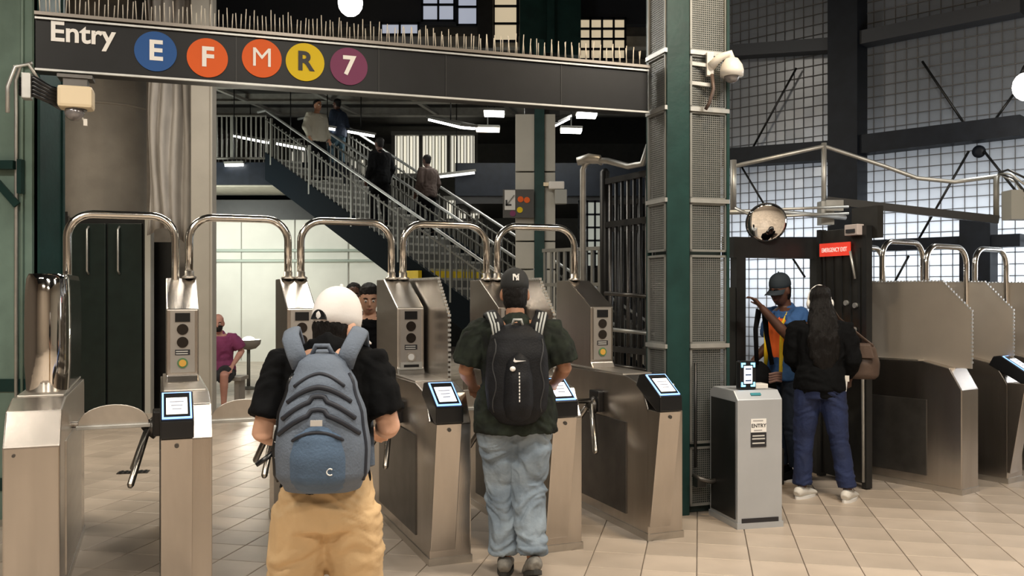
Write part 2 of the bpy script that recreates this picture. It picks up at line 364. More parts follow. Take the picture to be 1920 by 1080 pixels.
def mesh_panel(z0, z1, along):
    fr = MB(); wr = MB(); t = .016
    if along == 'x': A, B = pw + .006, cw2 - .012
    else: A, B = .02, lf - .01
    def bx(mb, a0, a1, zz0, zz1, th, dep=0.):
        c = ((a0 + a1) / 2, (zz0 + zz1) / 2); d = (a1 - a0, zz1 - zz0)
        if along == 'x': mb.box((c[0], .012 + dep, c[1]), (d[0], th, d[1]))
        else: mb.box((.004 + dep, c[0], c[1]), (th, d[0], d[1]))
    bx(fr, A, B, z0, z0 + t, .02); bx(fr, A, B, z1 - t, z1, .02); bx(fr, A, A + t, z0, z1, .02); bx(fr, B - t, B, z0, z1, .02)
    g = fr.build('panel_frame', MESHM, mc)
    n = int((B - A) / .0155)
    for i in range(1, n): a = A + (B - A) * i / n; bx(wr, a - .0022, a + .0022, z0, z1, .003, .006)
    n = int((z1 - z0) / .0155)
    for i in range(1, n): zz = z0 + (z1 - z0) * i / n; bx(wr, A, B, zz - .0022, zz + .0022, .003, .006)
    tag(wr.build('wire_mesh', MESHM, g), kind='stuff')
for i in range(len(zs) - 1):
    if zs[i] > 4.6: continue
    mesh_panel(zs[i] + .012, zs[i + 1] - .012, 'x'); mesh_panel(zs[i] + .012, zs[i + 1] - .012, 'y')
for z in (1.22, 2.27, 2.93, 3.34, 4.15):
    MB().box(((pw + cw2) / 2, -.004, z), (cw2 - pw, .02, .03)).build('clamp_band', GALV, mc)
    MB().box((-.008, lf / 2, z), (.02, lf, .03)).build('clamp_band', GALV, mc)
MB().tube([(pw + .03, -.03, .35), (pw + .03, -.03, 1.1)], .012, 8).build('conduit', BLACK, mc)
MB().tube([(pw + .0, -.05, .30), (pw + .03, -.10, .28), (pw + .1, -.12, .26), (pw + .19, -.12, .27)], .018, 8).box((pw + .04, -.07, .25), (.07, .07, .06)).build('hydrant_cap', DKST, mc)
# ---- clad column deep in the concourse
Y = 13.0; a = W(966, 0, Y).x; b = W(1040, 0, Y).x
cc = tag(empty('column_clad', ((a + b) / 2, Y, 0)), kind='structure'); cw3 = b - a
for i, (z0, z1) in enumerate(((0, .9), (.92, 1.93), (1.95, 2.33), (2.35, 3.32), (3.34, 4.15))):
    box('clad_panel', (-cw3 * .26, 0, (z0 + z1) / 2), (cw3 * .47, .5, z1 - z0), TAN, cc, bevel=.006)
    box('clad_panel', (cw3 * .36, 0, (z0 + z1) / 2), (cw3 * .27, .5, z1 - z0), TAN, cc, bevel=.006)
box('corner_post', (cw3 * .10, -.22, 2.6), (cw3 * .24, .14, 5.2), GREEN, cc)
box('column_head', (.1, .1, 4.6), (.5, .5, .9), BLACK, cc)
# ---- gridded glass wall on the right
yaw_w = math.atan2(WD.y, WD.x)
gw = tag(empty('window_wall', WO, yaw_w), kind='structure')      # local x = along the wall towards the camera side, -y = into the station
PANE = bpy.data.materials.new('translucent_pane'); PANE.use_nodes = True; nt = PANE.node_tree
for n_ in list(nt.nodes):
    if n_.type != 'OUTPUT_MATERIAL': nt.nodes.remove(n_)
outn = [n_ for n_ in nt.nodes if n_.type == 'OUTPUT_MATERIAL'][0]
tr = nt.nodes.new('ShaderNodeBsdfTranslucent'); df = nt.nodes.new('ShaderNodeBsdfDiffuse'); gl = nt.nodes.new('ShaderNodeBsdfGlossy')
tr.inputs[0].default_value = (.80, .83, .86, 1); df.inputs[0].default_value = (.27, .30, .34, 1); gl.inputs['Roughness'].default_value = .25; gl.inputs[0].default_value = (.8, .8, .8, 1)
m1 = nt.nodes.new('ShaderNodeMixShader'); m1.inputs[0].default_value = .35; m2 = nt.nodes.new('ShaderNodeMixShader'); m2.inputs[0].default_value = .06
nt.links.new(tr.outputs[0], m1.inputs[1]); nt.links.new(df.outputs[0], m1.inputs[2]); nt.links.new(m1.outputs[0], m2.inputs[1]); nt.links.new(gl.outputs[0], m2.inputs[2]); nt.links.new(m2.outputs[0], outn.inputs[0])
CS = .128
pm = MB().box((0, 0, 0), (CS - .005, .012, CS - .005)).mesh('pane'); pm.materials.append(PANE)
cl = []
for i in range(-22, 24):
    for k in range(0, 50):
        q = WO + WD * ((i + .5) * CS); z = (k + .5) * CS; u = 960 + F * q.x / q.y; v = HZ - F * (z - CH) / q.y
        cl.append((0 if (1370 < u < 1930 and 190 < v < 460) else 1 if (1390 < u < 1920 and 20 < v < 640) else 2, q.y, i, k))
cl.sort(); rest = MB()
for n_, (_, _, i, k) in enumerate(cl):
    if n_ < 300:
        o = bpy.data.objects.new('pane', pm); COL.objects.link(o); o.parent = gw; o.location = ((i + .5) * CS, 0, (k + .5) * CS)
        o.rotation_euler = (random.uniform(-.03, .03), 0, random.uniform(-.03, .03))
    else: rest.box(((i + .5) * CS, 0, (k + .5) * CS), (CS - .005, .012, CS - .005))
tag(rest.build('pane_field', PANE, gw), kind='stuff')
gb = MB()
for i in range(-22, 25): gb.box((i * CS, -.012, 3.2), (.006, .012, 6.4))
for k in range(0, 51): gb.box((.13, -.020, k * CS), (47 * CS, .012, .008))
tag(gb.build('grid_bars', mat('grid_bar', (.12, .12, .125), .6), gw), kind='stuff')
bb = lambda u: on_line(u, WO, WD)
def wbeam(name, u0, v0, u1, v1, hpx, y=-.14, dep=.24, m=NAVY):
    s0 = bb(u0); s1 = bb(u1); q0 = WO + WD * s0; q1 = WO + WD * s1
    z0 = CH - (v0 - HZ) / F * q0.y; z1 = CH - (v1 - HZ) / F * q1.y; hh = hpx / F * (q0.y + q1.y) / 2
    MB().beam((s0, y, z0 - hh / 2), (s1, y, z1 - hh / 2), dep, hh).build(name, m, gw)
s0, s1 = bb(1572), bb(1627); MB().box(((s0 + s1) / 2, -.16, 3.3), (s1 - s0, .30, 6.6)).build('steel_column', NAVY, gw)
wbeam('steel_girder', 1372, 283, 1572, 268, 34); wbeam('steel_girder', 1628, 258, 1925, 221, 36)
wbeam('steel_girder', 1372, 92, 1572, 78, 22, m=mat('slate_paint', (.035, .042, .055), .5)); wbeam('steel_girder', 1628, 66, 1925, 5, 26, m=mat('slate_paint'))
wbeam('steel_girder', 1640, 452, 1925, 440, 22); wbeam('steel_girder', 1372, 446, 1572, 446, 36)
s0, s1 = bb(1815), bb(1872); z1 = CH + (550 - 405) / F * 9.9
MB().box(((s0 + s1) / 2, -.16, z1 / 2), (s1 - s0, .28, z1)).build('steel_column', NAVY, gw)
def rod(u0, v0, u1, v1, r=.014, y=-.10):
    s0 = bb(u0); s1 = bb(u1); q0 = WO + WD * s0; q1 = WO + WD * s1
    MB().cyl((s0, y, CH - (v0 - HZ) / F * q0.y), (s1, y, CH - (v1 - HZ) / F * q1.y), r, 8).build('tie_rod', BLACK, gw)
rod(1735, 118, 1812, 232); rod(1905, 180, 1870, 228); rod(1822, 285, 1725, 455); rod(1710, 480, 1683, 530); rod(1500, 130, 1415, 285); rod(1850, 285, 1910, 360); rod(1490, 480, 1516, 520); rod(1395, 310, 1440, 385)
MB().lathe([(.02, -.01), (.07, -.01), (.07, .01), (.02, .01)], 20, T(bb(1838), -.05, CH + (550 - 285) / F * 10) @ Matrix.Rotation(math.pi / 2, 4, 'X')).build('gusset_plate', NAVY, gw)
# ================================================================ STAIRCASE
SB = W(880, 590, 15.0); STP = W(500, 300, 19.0)
run = Vector((STP.x - SB.x, STP.y - SB.y, 0)); RL = run.length; sdir = run.normalized(); rise = STP.z - SB.z
slope = rise / RL; down = SB.z / slope
S0 = Vector((SB.x, SB.y, 0)) - sdir * down          # where the left stringer meets the floor
TOTAL = RL + down; SW = 2.0
stair = empty('staircase', S0, math.atan2(sdir.y, sdir.x), 'dark steel staircase with open railings climbing to the platform above the white wall', 'staircase')
# local x runs up the flight, local -y is the right-hand side going up
H = STP.z
for y in (0, -SW):
    MB().prism([(0, -.02), (.5, -.02), (TOTAL, H - .42), (TOTAL, H + .16), (-.05, .25)], y - .04, y + .04, 'y').build('stringer', mat('stringer_black', (.005, .008, .011), .7, spec=.05), stair)
N = 26
for i in range(N):
    x = TOTAL * i / N; z = H * (i + 1) / N
    box('tread', (x + .16, -SW / 2, z - .02), (.30, SW - .1, .04), TREAD, stair)
    box('riser', (x + .012, -SW / 2, z - H / N / 2 - .02), (.02, SW - .1, H / N - .05), mat('riser_grey', (.13, .13, .12), .6), stair)
ymid = -SW * .5
for y in (0.02, ymid, -SW - .02):
    MB().tube([(-.2, y, .95), (0, y, 1.05), (TOTAL, y, H + 1.05), (TOTAL + .3, y, H + 1.05)], .028, 8).build('handrail', GALV, stair)
    MB().tube([(0, y, .85), (TOTAL, y, H + .85)], .018, 8).build('handrail', RAIL, stair)
    for i in range(0, 62):
        x = TOTAL * (i + .5) / 62; zz = slope * x
        big = i % 10 == 0
        r_ = .022 if big else .010
        MB().box((x, y, zz + .47), (r_ * 2, r_ * 2, .98 if big else .86)).build('newel' if big else 'baluster', RAIL, stair)
yz = 1.92
MB().box((yz / slope + .1, -SW / 2, yz - .02), (.5, SW + .25, .20)).build('yellow_landing_edge', YEL, stair)
# railings of the upper platform
pr = empty('platform_railing', (-9.4, 19.3, H), 0, 'grey baluster railing along the edge of the dark upper platform', 'railing')
Lr = STP.x + 9.4 - .1
for z in (.08, 1.0): MB().cyl((0, 0, z), (Lr, 0, z), .025, 8).build('rail', RAIL, pr)
for i in range(40): box('baluster', (Lr * i / 39, 0, .54), (.03 if i % 8 else .06, .03, .92), RAIL, pr)
pr2 = empty('platform_railing', (W(410, 0, 22.5).x, 22.5, 4.4), 0, 'far pale railing seen behind the stair head, under the canopy lights', 'railing')
Lr = 2.6
for z in (.45, 1.07): MB().cyl((0, 0, z), (Lr, 0, z), .02, 8).build('rail', mat('rail_light', (.45, .44, .40), .5), pr2)
for i in range(24): box('baluster', (Lr * i / 23, 0, .53), (.024, .024, 1.08), mat('rail_light'), pr2)

# ================================================================ LAMPS IN VIEW
def strip_lamp(u0, v0, Y0, u1, v1, Y1, label, m=LAMP, wd=.16, group='fluorescent strip lamps under the canopy'):
    a = W(u0, v0, Y0); b = W(u1, v1, Y1); c = (a + b) / 2
    t = empty('strip_lamp', c, 0, label, 'lamp', group)
    MB().beam(a - c, b - c, wd, .05).build('tube', m, t)
    k = (b - a) * .03
    MB().beam(a - c - k + Vector((0, 0, .05)), b - c + k + Vector((0, 0, .05)), wd + .06, .05).build('housing', RAIL, t)
    MB().cyl(Vector((0, 0, .06)), Vector((0, 0, max(.1, 6.05 - c.z))), .012, 6).build('hanger', BLACK, t)
strip_lamp(815, 225, 18.5, 878, 240, 16.8, 'long bright strip lamp just left of the paired lamps, above the slatted lit wall', wd=.28)
strip_lamp(908, 213, 18, 945, 214, 18, 'short white strip lamp hanging above the warm one, nearest the sign beam end', wd=.4)
strip_lamp(893, 243, 19, 936, 244, 19, 'warm-tinted strip lamp below the short white one', LAMPW, .3)
strip_lamp(1025, 240, 16, 1062, 222, 18, 'slanting strip lamp beside the top of the clad column', wd=.14)
strip_lamp(1082, 216, 18, 1118, 217, 18, 'white strip lamp furthest right under the sign beam', wd=.4)
strip_lamp(1052, 245, 19, 1090, 246, 19, 'lower strip lamp right of the clad column top', wd=.35)
strip_lamp(440, 255, 21, 500, 267, 20, 'left one of two low strip lamps behind the platform railing', wd=.12, group='low strip lamps behind the platform railing')
strip_lamp(522, 270, 20, 568, 279, 19.6, 'right one of two low strip lamps behind the platform railing', wd=.12, group='low strip lamps behind the platform railing')
strip_lamp(600, 238, 20, 628, 243, 19.6, 'small strip lamp over the stair head beside the person in the pale jacket', wd=.25)
strip_lamp(660, 248, 20, 694, 254, 19.6, 'small strip lamp over the middle handrail of the stair', wd=.25)
strip_lamp(422, 310, 19.2, 456, 309, 19.2, 'thin strip lamp set into the dark platform edge', wd=.05, group='low strip lamps behind the platform railing')
strip_lamp(822, 332, 20.3, 890, 324, 20.3, 'thin strip lamp below the lit slatted wall', mat('dim_lamp', (1, 1, 1), .5, emit=1.4), wd=.06)
def globe(u, v, Y, r, label, power, zt, m=LAMP, col=(1, .97, .9)):
    c = W(u, v, Y); t = empty('globe_lamp', c, 0, label, 'lamp')
    MB().ball((0, 0, 0), (r, r, r * 1.1), 20).build('globe', m, t)
    MB().lathe([(r * .45, r * .95), (r * .5, r * 1.0), (r * .3, r * 1.5), (.02, r * 1.7)], 14).build('cap', BLACK, t)
    MB().cyl((0, 0, r * 1.6), (0, 0, zt - c.z), .012, 8).build('stem', BLACK, t)
    l = point('globe_light', (0, 0, -r * 1.35), power, col, .1); l.parent = t
globe(657, 5, 9.0, .125, 'round white globe lamp hanging above the sign beam', 60, 6.7)
globe(1420, -520, 5.3, .12, 'warm globe lamp hanging above the mesh-clad column, overhead', 150, 6.7, LAMPW, (1, .74, .45))
globe(1925, 162, 8.2, .12, 'white globe lamp at the right edge, in front of the gridded glass wall', 45, 6.7)

# ================================================================ SIGN BEAM
BE = Vector((.949, .314, 0)).normalized()
BR = W(1215, 212, 6.55); zb = BR.z; zt = W(0, 130, 6.55).z; BR.z = 0
tl = on_line(66, BR, BE); BL = BR + BE * tl; BLEN = -tl
YB = math.atan2(BE.y, BE.x)
sg = empty('entry_sign_beam', (BL.x, BL.y, zb), YB, 'long black overhead sign beam reading Entry with five round route bullets', 'sign')
bh = zt - zb
box('sign_face', (BLEN / 2, .06, bh / 2), (BLEN, .12, bh), SIGNB, sg, bevel=.004)
box('top_ledge', (BLEN / 2, .05, bh + .012), (BLEN, .17, .02), mat('ledge_steel', (.22, .20, .18), .35, .7), sg)
box('top_lip', (BLEN / 2, -.012, bh - .012), (BLEN, .012, .012), GALV, sg)
box('bottom_lip', (BLEN / 2, -.008, .004), (BLEN, .02, .012), GALV, sg)
Lx = lambda u: on_line(u, BL, BE)
for u in (443, 710, 836, 1052): box('seam', (Lx(u), -.001, bh / 2), (.006, .006, bh - .03), BLACK, sg)
def zat(u, v): q = BL + BE * Lx(u); return CH - (v - HZ) / F * q.y - zb
text('entry_lettering', 'Entry', .165, WHITE, sg, T(Lx(155), -.004, zat(155, 65)) @ FR, .002, .022)
mt = {'E': (.015, .085, .30), 'F': (.70, .11, .012), 'M': (.70, .11, .012), 'R': (.66, .48, .004), '7': (.17, .035, .10)}
for ch, u, v in (('E', 292, 97), ('F', 389, 109), ('M', 491, 110), ('R', 572, 117), ('7', 654, 125)):
    x, z = Lx(u), zat(u, v)
    dm = mat('bullet_' + {'E': 'blue', 'F': 'orange', 'M': 'orange', 'R': 'yellow', '7': 'purple'}[ch], mt[ch], .5, spec=.3)
    d = MB().lathe([(.122, 0), (.122, .006)], 40, T(x, -.002, z) @ Matrix.Rotation(math.pi / 2, 4, 'X'), sm=False).build('route_bullet', dm, sg)
    text('letter', ch, .17, INK if ch == 'R' else WHITE, d, T(x, -.010, z) @ FR, .0015, .0 if ch == 'M' else .028)
sm_ = MB().tube([(0, 0, 0), (0, 0, .135)], .0032, 5).mesh('spike'); sm_.materials.append(mat('spike_pale', (.72, .68, .60), .4))
ss = empty('bird_spike_strip', (BL.x, BL.y, zt + .02), YB, 'row of thin pale bird spikes along the top of the sign beam', 'spikes')
box('base_strip', (BLEN / 2, .05, .006), (BLEN - .02, .03, .012), GALV, ss)
for i in range(150):
    o = bpy.data.objects.new('spike', sm_); COL.objects.link(o); o.parent = ss
    o.location = (.02 + (BLEN - .05) * i / 149, .05 + (.02 if i % 2 else -.02), .008); o.scale = (1, 1, random.uniform(.75, 1.1))
    o.rotation_euler = ((-.10 if i % 2 else .10) + random.uniform(-.06, .06), random.uniform(-.05, .05), 0)

# ================================================================ TURNSTILES
YAW = math.radians(21.5); te = Vector((math.cos(YAW), math.sin(YAW), 0)); tn = Vector((-math.sin(YAW), math.cos(YAW), 0))
P6 = Vector((.881, 5.787, 0)); SPC = .733; CWD = .257; CL = 1.6
ARM = mat('arm_steel', (.55, .53, .50), .25, 1, var=.1)
def disc(mb, x, y, z, r, th=.006): return mb.lathe([(r, 0), (r, th)], 20, T(x, y, z) @ Matrix.Rotation(math.pi / 2, 4, 'X'), sm=False)
def turnstile(loc, yaw, label, group, reader=True, fin=None, tower='plain', arms=True, shield=True, slot=False, scr=SCREEN, length=CL):
    t = empty('turnstile', loc, yaw, label, 'turnstile', group)
    L = length
    prof = [(0, 0), (L, 0), (L, .99), (L - .04, 1.03), (.32, 1.045), (.10, 1.0), (0, .83)]
    b = MB().prism(prof, 0, CWD).build('body', STEEL, t, bevel=.008)
    MB().box((CWD / 2, L / 2, .022), (CWD + .012, L + .012, .044)).build('base_plinth', STEEL2, t)
    MB().box((CWD * .5, .34 + (L - .40) / 2, 1.046), (CWD - .03, L - .46, .012)).build('deck_plate', STEEL2, t, bevel=.004)
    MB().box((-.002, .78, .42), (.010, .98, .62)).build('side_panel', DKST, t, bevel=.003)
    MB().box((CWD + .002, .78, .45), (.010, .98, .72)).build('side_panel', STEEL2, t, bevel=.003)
    if reader:
        MB().prism([(.01, .09), (-.02, .09), (-.145, .85), (.01, .85)], 0.0, .153).build('front_plate', STEEL, t, bevel=.004)
        lk = disc(MB(), .076, -.139, .815, .011, .008).build('lock', DKST, t)
        rd = MB().prism([(.16, .99), (.12, 1.065), (.06, 1.075), (-.15, .945), (-.152, .852), (-.10, .852)], -.004, .160).build('fare_reader', BLKP, t, bevel=.008)
        # slanted glass: plane from (-.15,.945) to (.06,1.075)
        sl = Vector((0, .21, .13)).normalized(); nv = Vector((0, -sl.z, sl.y)); c = Vector((.078, -.045, 1.010))
        M3 = Matrix((Vector((1, 0, 0)), sl, nv)).transposed()
        MB().box(c + nv * .003, (.146, .215, .006), M=M3).build('light_ring', LED, rd)
        MB().box(c + nv * .006, (.128, .195, .006), M=M3).build('bezel', BLKP, rd)
        s = MB().box(c + nv * .0085 + sl * -.012, (.104, .135, .006), M=M3).build('screen', scr, rd)
        for k in range(3): MB().box(c + nv * .012 + sl * (.02 - .03 * k), (.07 - .012 * k, .008, .002), M=M3).build('screen_text', mat('screen_grey', (.35, .38, .48), .4), s)
    if fin:
        x, y0, y1 = fin
        MB().prism([(y0, 1.0), (y1, 1.0), (y1, 1.70), (y0 + .24, 1.70), (y0, 1.46)], x - .006, x + .006).build('fin_panel', FINST if tower == 'none' else STEEL, t)
        te_ = MB()
        ed = [((y0, 1.05), (y0, 1.46)), ((y0, 1.46), (y0 + .24, 1.70)), ((y0 + .24, 1.70), (y1, 1.70))]
        for (a, b2) in ed:
            n = max(2, int(math.dist(a, b2) / .03))
            for i in range(n):
                yy = a[0] + (b2[0] - a[0]) * i / n; zz = a[1] + (b2[1] - a[1]) * i / n; te_.box((x, yy, zz), (.020, .012, .016))
        tag(te_.build('edge_teeth', GALV, t), kind='stuff')
    x0, x1 = .053, .203
    if tower == 'plain':
        tw = MB().prism([(.86, 1.04), (.90, 1.09), (.90, 1.50), (1.30, 1.70), (1.52, 1.70), (1.52, 1.04)], x0 - .02, x1 + .02).build('tower', STEEL2 if slot else STEEL, t, bevel=.008)
        MB().box(((x0 + x1) / 2, .897, 1.30), (x1 - x0 - .006, .008, .385)).build('indicator_panel', mat('panel_grey', (.45, .43, .41), .35, .6), tw)
        MB().box(((x0 + x1) / 2, .891, 1.450), (.088, .008, .055)).build('display', BLKP, tw)
        for z in (1.375, 1.295): disc(MB(), (x0 + x1) / 2, .893, z, .034).build('indicator_light', mat('lens_dark', (.02, .016, .014), .15), tw)
        MB().box(((x0 + x1) / 2, .892, 1.232), (.088, .004, .034)).build('notice', INK, tw)
        for k in range(2): MB().box(((x0 + x1) / 2 - .004, .889, 1.238 - .014 * k), (.07, .003, .006)).build('notice_text', mat('pale_print', (.6, .6, .58), .5), tw)
        disc(MB(), (x0 + x1) / 2, .893, 1.165, .032).build('sticker', mat('sticker_green', (.10, .22, .10), .4) if not slot else STEEL2, tw)
        disc(MB(), (x0 + x1) / 2, .890, 1.165, .022).build('sticker_centre', mat('sticker_orange', (.75, .42, .08), .4) if not slot else WHITE, tw)
        if slot:
            MB().box(((x0 + x1) / 2, .888, 1.105), (.150, .014, .05)).build('slot_frame', GALV, tw)
            MB().box(((x0 + x1) / 2, .880, 1.105), (.105, .006, .018)).build('card_slot', BLKP, tw)
    elif tower == 'curved':
        cx = .135; prof = []
        pts = [(cx - .115 + .0, 1.45)] + [(cx - .115 * math.cos(a), .62 - .13 * math.sin(a)) for a in [math.pi * k / 14 for k in range(15)]] + [(cx + .115, 1.45)]
        m_ = MB(); n = len(pts); zz = [.80, 1.0, 1.2, 1.45, 1.60, 1.68, 1.71]; sc = [.72, .9, 1, 1, .98, .93, .86]
        vs = [((x - cx) * s + cx, (y - .95) * (1 if s > .99 else .5 + .5 * s) + .95, z) for z, s in zip(zz, sc) for x, y in pts]
        fs = [(i * n + k, i * n + (k + 1) % n, (i + 1) * n + (k + 1) % n, (i + 1) * n + k) for i in range(len(zz) - 1) for k in range(n)] + [tuple(range(n))[::-1], tuple(range((len(zz) - 1) * n, len(zz) * n))]
        m_.add(vs, fs, True); m_.build('curved_fin', MIRROR, t)
        disc(MB(), .05, -.002, .79, .008).build('screw', DKST, t)
    if arms:
        hub = Vector((-.01, .70, .83))
        MB().box((-.02, .70, .83), (.05, .15, .15)).build('hub_housing', BLKP, t, bevel=.012)
        ax = Vector((-1, 0, -1)).normalized(); c0 = hub + Vector((-.05, 0, -.0))
        MB().cyl(hub, hub + ax * .09, .05, 16).build('hub', DKST, t)
        a0 = Vector((-1, 0, .02)).normalized()
        for k in range(3):
            d = Matrix.Rotation(2 * math.pi / 3 * k, 3, ax) @ a0
            MB().tube([c0, c0 + d * .42, c0 + d * .435], [.019, .019, .012], 12).build('arm', ARM, t)
        if shield:
            pl = [(-.445, .815)] + [(-.255 - .19 * math.cos(math.pi * k / 16), .84 + .11 * math.sin(math.pi * k / 16)) for k in range(17)] + [(-.065, .815)]
            MB().prism(pl, .672, .684, 'y').build('arm_shield', STEEL2, t, bevel=.003)
            MB().box((-.255, .672, .822), (.40, .05, .022)).build('shield_rail', GALV, t, bevel=.004)
    return t
G1 = 'row of turnstiles under the sign beam'
labs = {1: 'leftmost turnstile beside the green column, with a polished curved fin and no reader',
        2: 'turnstile with a glowing reader between the leftmost one and the man in the white cap',
        3: 'turnstile mostly hidden behind the man in the white cap',
        4: 'turnstile with card slot and dark toothed fin between the two men with backpacks',
        5: 'turnstile with toothed fin partly behind the man in the black cap',
        6: 'turnstile nearest the mesh-clad column, its deck and slanted reader fully seen'}
for k in range(1, 7):
    turnstile(P6 + te * ((k - 6) * SPC), YAW, labs[k], G1, reader=k > 1, fin=(CWD - .01, .40, 1.5) if k in (4, 5) else None,
              tower='curved' if k == 1 else 'plain', arms=k > 1, shield=k in (2, 3, 5), slot=k == 4, scr=SCRW if k in (2, 6) else SCREEN)
def hoop(A, B, z0, zt, yaw, label, group, r=.026):
    c = (A + B) / 2; hw = (B - A).length / 2; R = .15
    t = empty('overhead_hoop', (c.x, c.y, z0), yaw, label, 'hoop', group)
    h_ = zt - z0; pts = [(-hw, 0, 0), (-hw, 0, h_ - R)]
    pts += [(-hw + R - R * math.cos(a), 0, h_ - R + R * math.sin(a)) for a in [math.pi / 2 * i / 8 for i in range(1, 9)]]
    pts += [(hw - R + R * math.sin(a), 0, h_ - R + R * math.cos(a)) for a in [math.pi / 2 * i / 8 for i in range(0, 9)]] + [(hw, 0, 0)]
    MB().tube(pts, r, 14).build('tube', CHROME, t)
    for s in (-1, 1): MB().lathe([(r + .02, 0), (r + .02, .012), (r + .004, .02), (r + .004, .05)], 14, T(s * hw, 0, 0)).build('foot_flange', STEEL2, t)
G2 = 'steel hoops bridging the turnstile lanes'
hl = ['hoop over the lane furthest left, in front of the dark doors', 'second steel hoop from the left, in front of the square grey post',
      'middle steel hoop, above the man in the white cap', 'fourth steel hoop from the left, framing the yellow landing edge', 'rightmost steel hoop of the row, beside the thin grey pole']
dH = 1.30
for k in range(1, 6):
    A = P6 + te * ((k - 6) * SPC + .179) + tn * dH; B = P6 + te * ((k - 5) * SPC + .092) + tn * dH
    hoop(A, B, 1.03 if k == 1 else 1.70, 2.11, YAW, hl[k - 1], G2)
# ---- second row at the right, turned further
YR = math.radians(35.6); re_ = Vector((math.cos(YR), math.sin(YR), 0)); rn = Vector((-math.sin(YR), math.cos(YR), 0))
R1 = Vector((3.56, 7.09, 0))
turnstile(R1, YR, 'dark-sided turnstile end with a wide steel fin beside the emergency gate', 'turnstiles beyond the emergency gate', reader=False, fin=(.10, -.03, 1.45), tower='none', arms=False, length=1.5)
turnstile(R1 + re_ * .74, YR, 'turnstile at the right edge with the corner of a dark reader showing', 'turnstiles beyond the emergency gate', reader=True, fin=(.10, .0, 1.45), tower='none', arms=False, length=1.5)
turnstile(R1 + re_ * 1.48, YR, 'turnstile cut off by the right frame edge', 'turnstiles beyond the emergency gate', reader=True, fin=(.10, .0, 1.45), tower='none', arms=False, length=1.5)
for d, zz, lb in ((.40, 2.0, 'front one of three hoops beyond the emergency gate'), (.80, 2.06, 'middle one of three hoops beyond the emergency gate, the tallest'), (1.2, 2.03, 'rear one of three hoops beyond the emergency gate, half hidden by the black door')):
    hoop(R1 + re_ * .18 + rn * d, R1 + re_ * (.74 + .095) + rn * d, 1.04, zz, YR, lb, 'steel hoops beyond the emergency gate', .024)
hoop(R1 + re_ * .98 + rn * .4, R1 + re_ * 1.55 + rn * .4, 1.04, 2.0, YR, 'hoop at the right frame edge, beside the dark steel column', 'steel hoops beyond the emergency gate', .024)

# ================================================================ READER PEDESTAL
YP = math.radians(13.5); PP = W(1383, 993, 6.07); PP.z = 0
pd = empty('reader_pedestal', PP, YP, 'free-standing grey steel pedestal with an ENTRY label, in front of the mesh column', 'pedestal')
pwid = .335
bd = MB().prism([(0, 0), (.42, 0), (.42, .90), (.36, .935), (.06, .935), (0, .875)], 0, pwid).build('body', GREYST, pd, bevel=.006)
MB().box((pwid / 2, .21, .02), (pwid + .012, .432, .04)).build('base_plinth', GREYST, pd)
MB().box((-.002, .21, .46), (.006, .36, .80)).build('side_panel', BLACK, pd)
MB().box((pwid / 2, -.002, .055), (pwid - .06, .006, .03)).build('vent_slot', INK, pd)
lb = MB().box((.155, -.003, .70), (.115, .004, .092)).build('entry_label', WHITE, pd)
text('label_lettering', 'ENTRY', .036, INK, lb, T(.155, -.006, .698) @ FR, .0006, .012)
for k, (z, wd) in enumerate(((.733, .075), (.668, .06))): MB().box((.150, -.0055, z), (wd, .002, .006)).build('small_print', mat('grey_print', (.35, .35, .36), .5), lb)
lb2 = MB().box((.155, -.003, .602), (.115, .004, .098)).build('notice_label', INK, pd)
for z, wd in ((.630, .090), (.610, .096), (.580, .092)): MB().box((.153, -.0055, z), (wd, .002, .009)).build('notice_print', mat('pale_print'), lb2)
MB().box((.15, .03, .908), (.075, .012, .02), M=Matrix.Rotation(math.radians(-45), 3, 'X')).build('reader_slot', mat('teal_slot', (.05, .25, .30), .3), pd)
rd = MB().box((.115, .10, 1.035), (.125, .06, .20)).build('fare_reader', BLKP, pd, bevel=.012)
MB().box((.115, .068, 1.04), (.060, .006, .12)).build('screen', SCREEN, rd)
for k in range(3): MB().box((.115, .064, 1.08 - .04 * k), (.044, .003, .010)).build('screen_text', mat('screen_blue', (.05, .09, .2), .4), rd)
for sx in (-1, 1):
    for sz in (-1, 1):
        MB().box((.115 + sx * .036, .067, 1.04 + sz * .076), (.030, .006, .012)).box((.115 + sx * .046, .067, 1.04 + sz * .066), (.010, .006, .030)).build('corner_light', CYAN, rd)
MB().box((.23, .14, .955), (.10, .10, .035)).build('top_hatch', WHITEP, pd, bevel=.006)

# ================================================================ BARRED EXIT GATE between row and mesh column
A = W(1134, 0, 7.9); B = W(1238, 0, 7.15); A.z = B.z = 0
dv = (B - A); gl_ = dv.length; ya = math.atan2(dv.y, dv.x)
bg = empty('barred_gate', A, ya, 'tall black barred gate standing between the turnstiles and the mesh column', 'gate')
ztop = 2.62
for x in (0, gl_): MB().tube([(x, 0, 0), (x, 0, ztop + .05), (x, 0, ztop + .08)], [.045, .045, .02], 10).build('post', BLACK, bg)
for z in (.12, 1.12, 2.20, 2.58): MB().box((gl_ / 2, 0, z), (gl_, .045, .05)).build('rail', BLACK, bg)
for i in range(8): MB().cyl((gl_ * (i + 1) / 9, 0, .1), (gl_ * (i + 1) / 9, 0, ztop - .02), .016, 8).build('bar', BLACK if i % 3 else DKST, bg)
for r_i, z in enumerate((.45, .75, 1.0, 1.3, 1.6)):
    MB().cyl((gl_ * .35, -.18, z), (gl_ * .95, .02, z - .03), .017, 8).build('rotor_bar', GALV if r_i % 2 else DKST, bg)
bg2 = empty('barred_gate', A + Vector((.10, .55, 0)), ya + .5, 'second barred wing seen through the tall black gate', 'gate')
for x in (0, .72): MB().cyl((x, 0, 0), (x, 0, 2.5), .035, 10).build('post', BLACK, bg2)
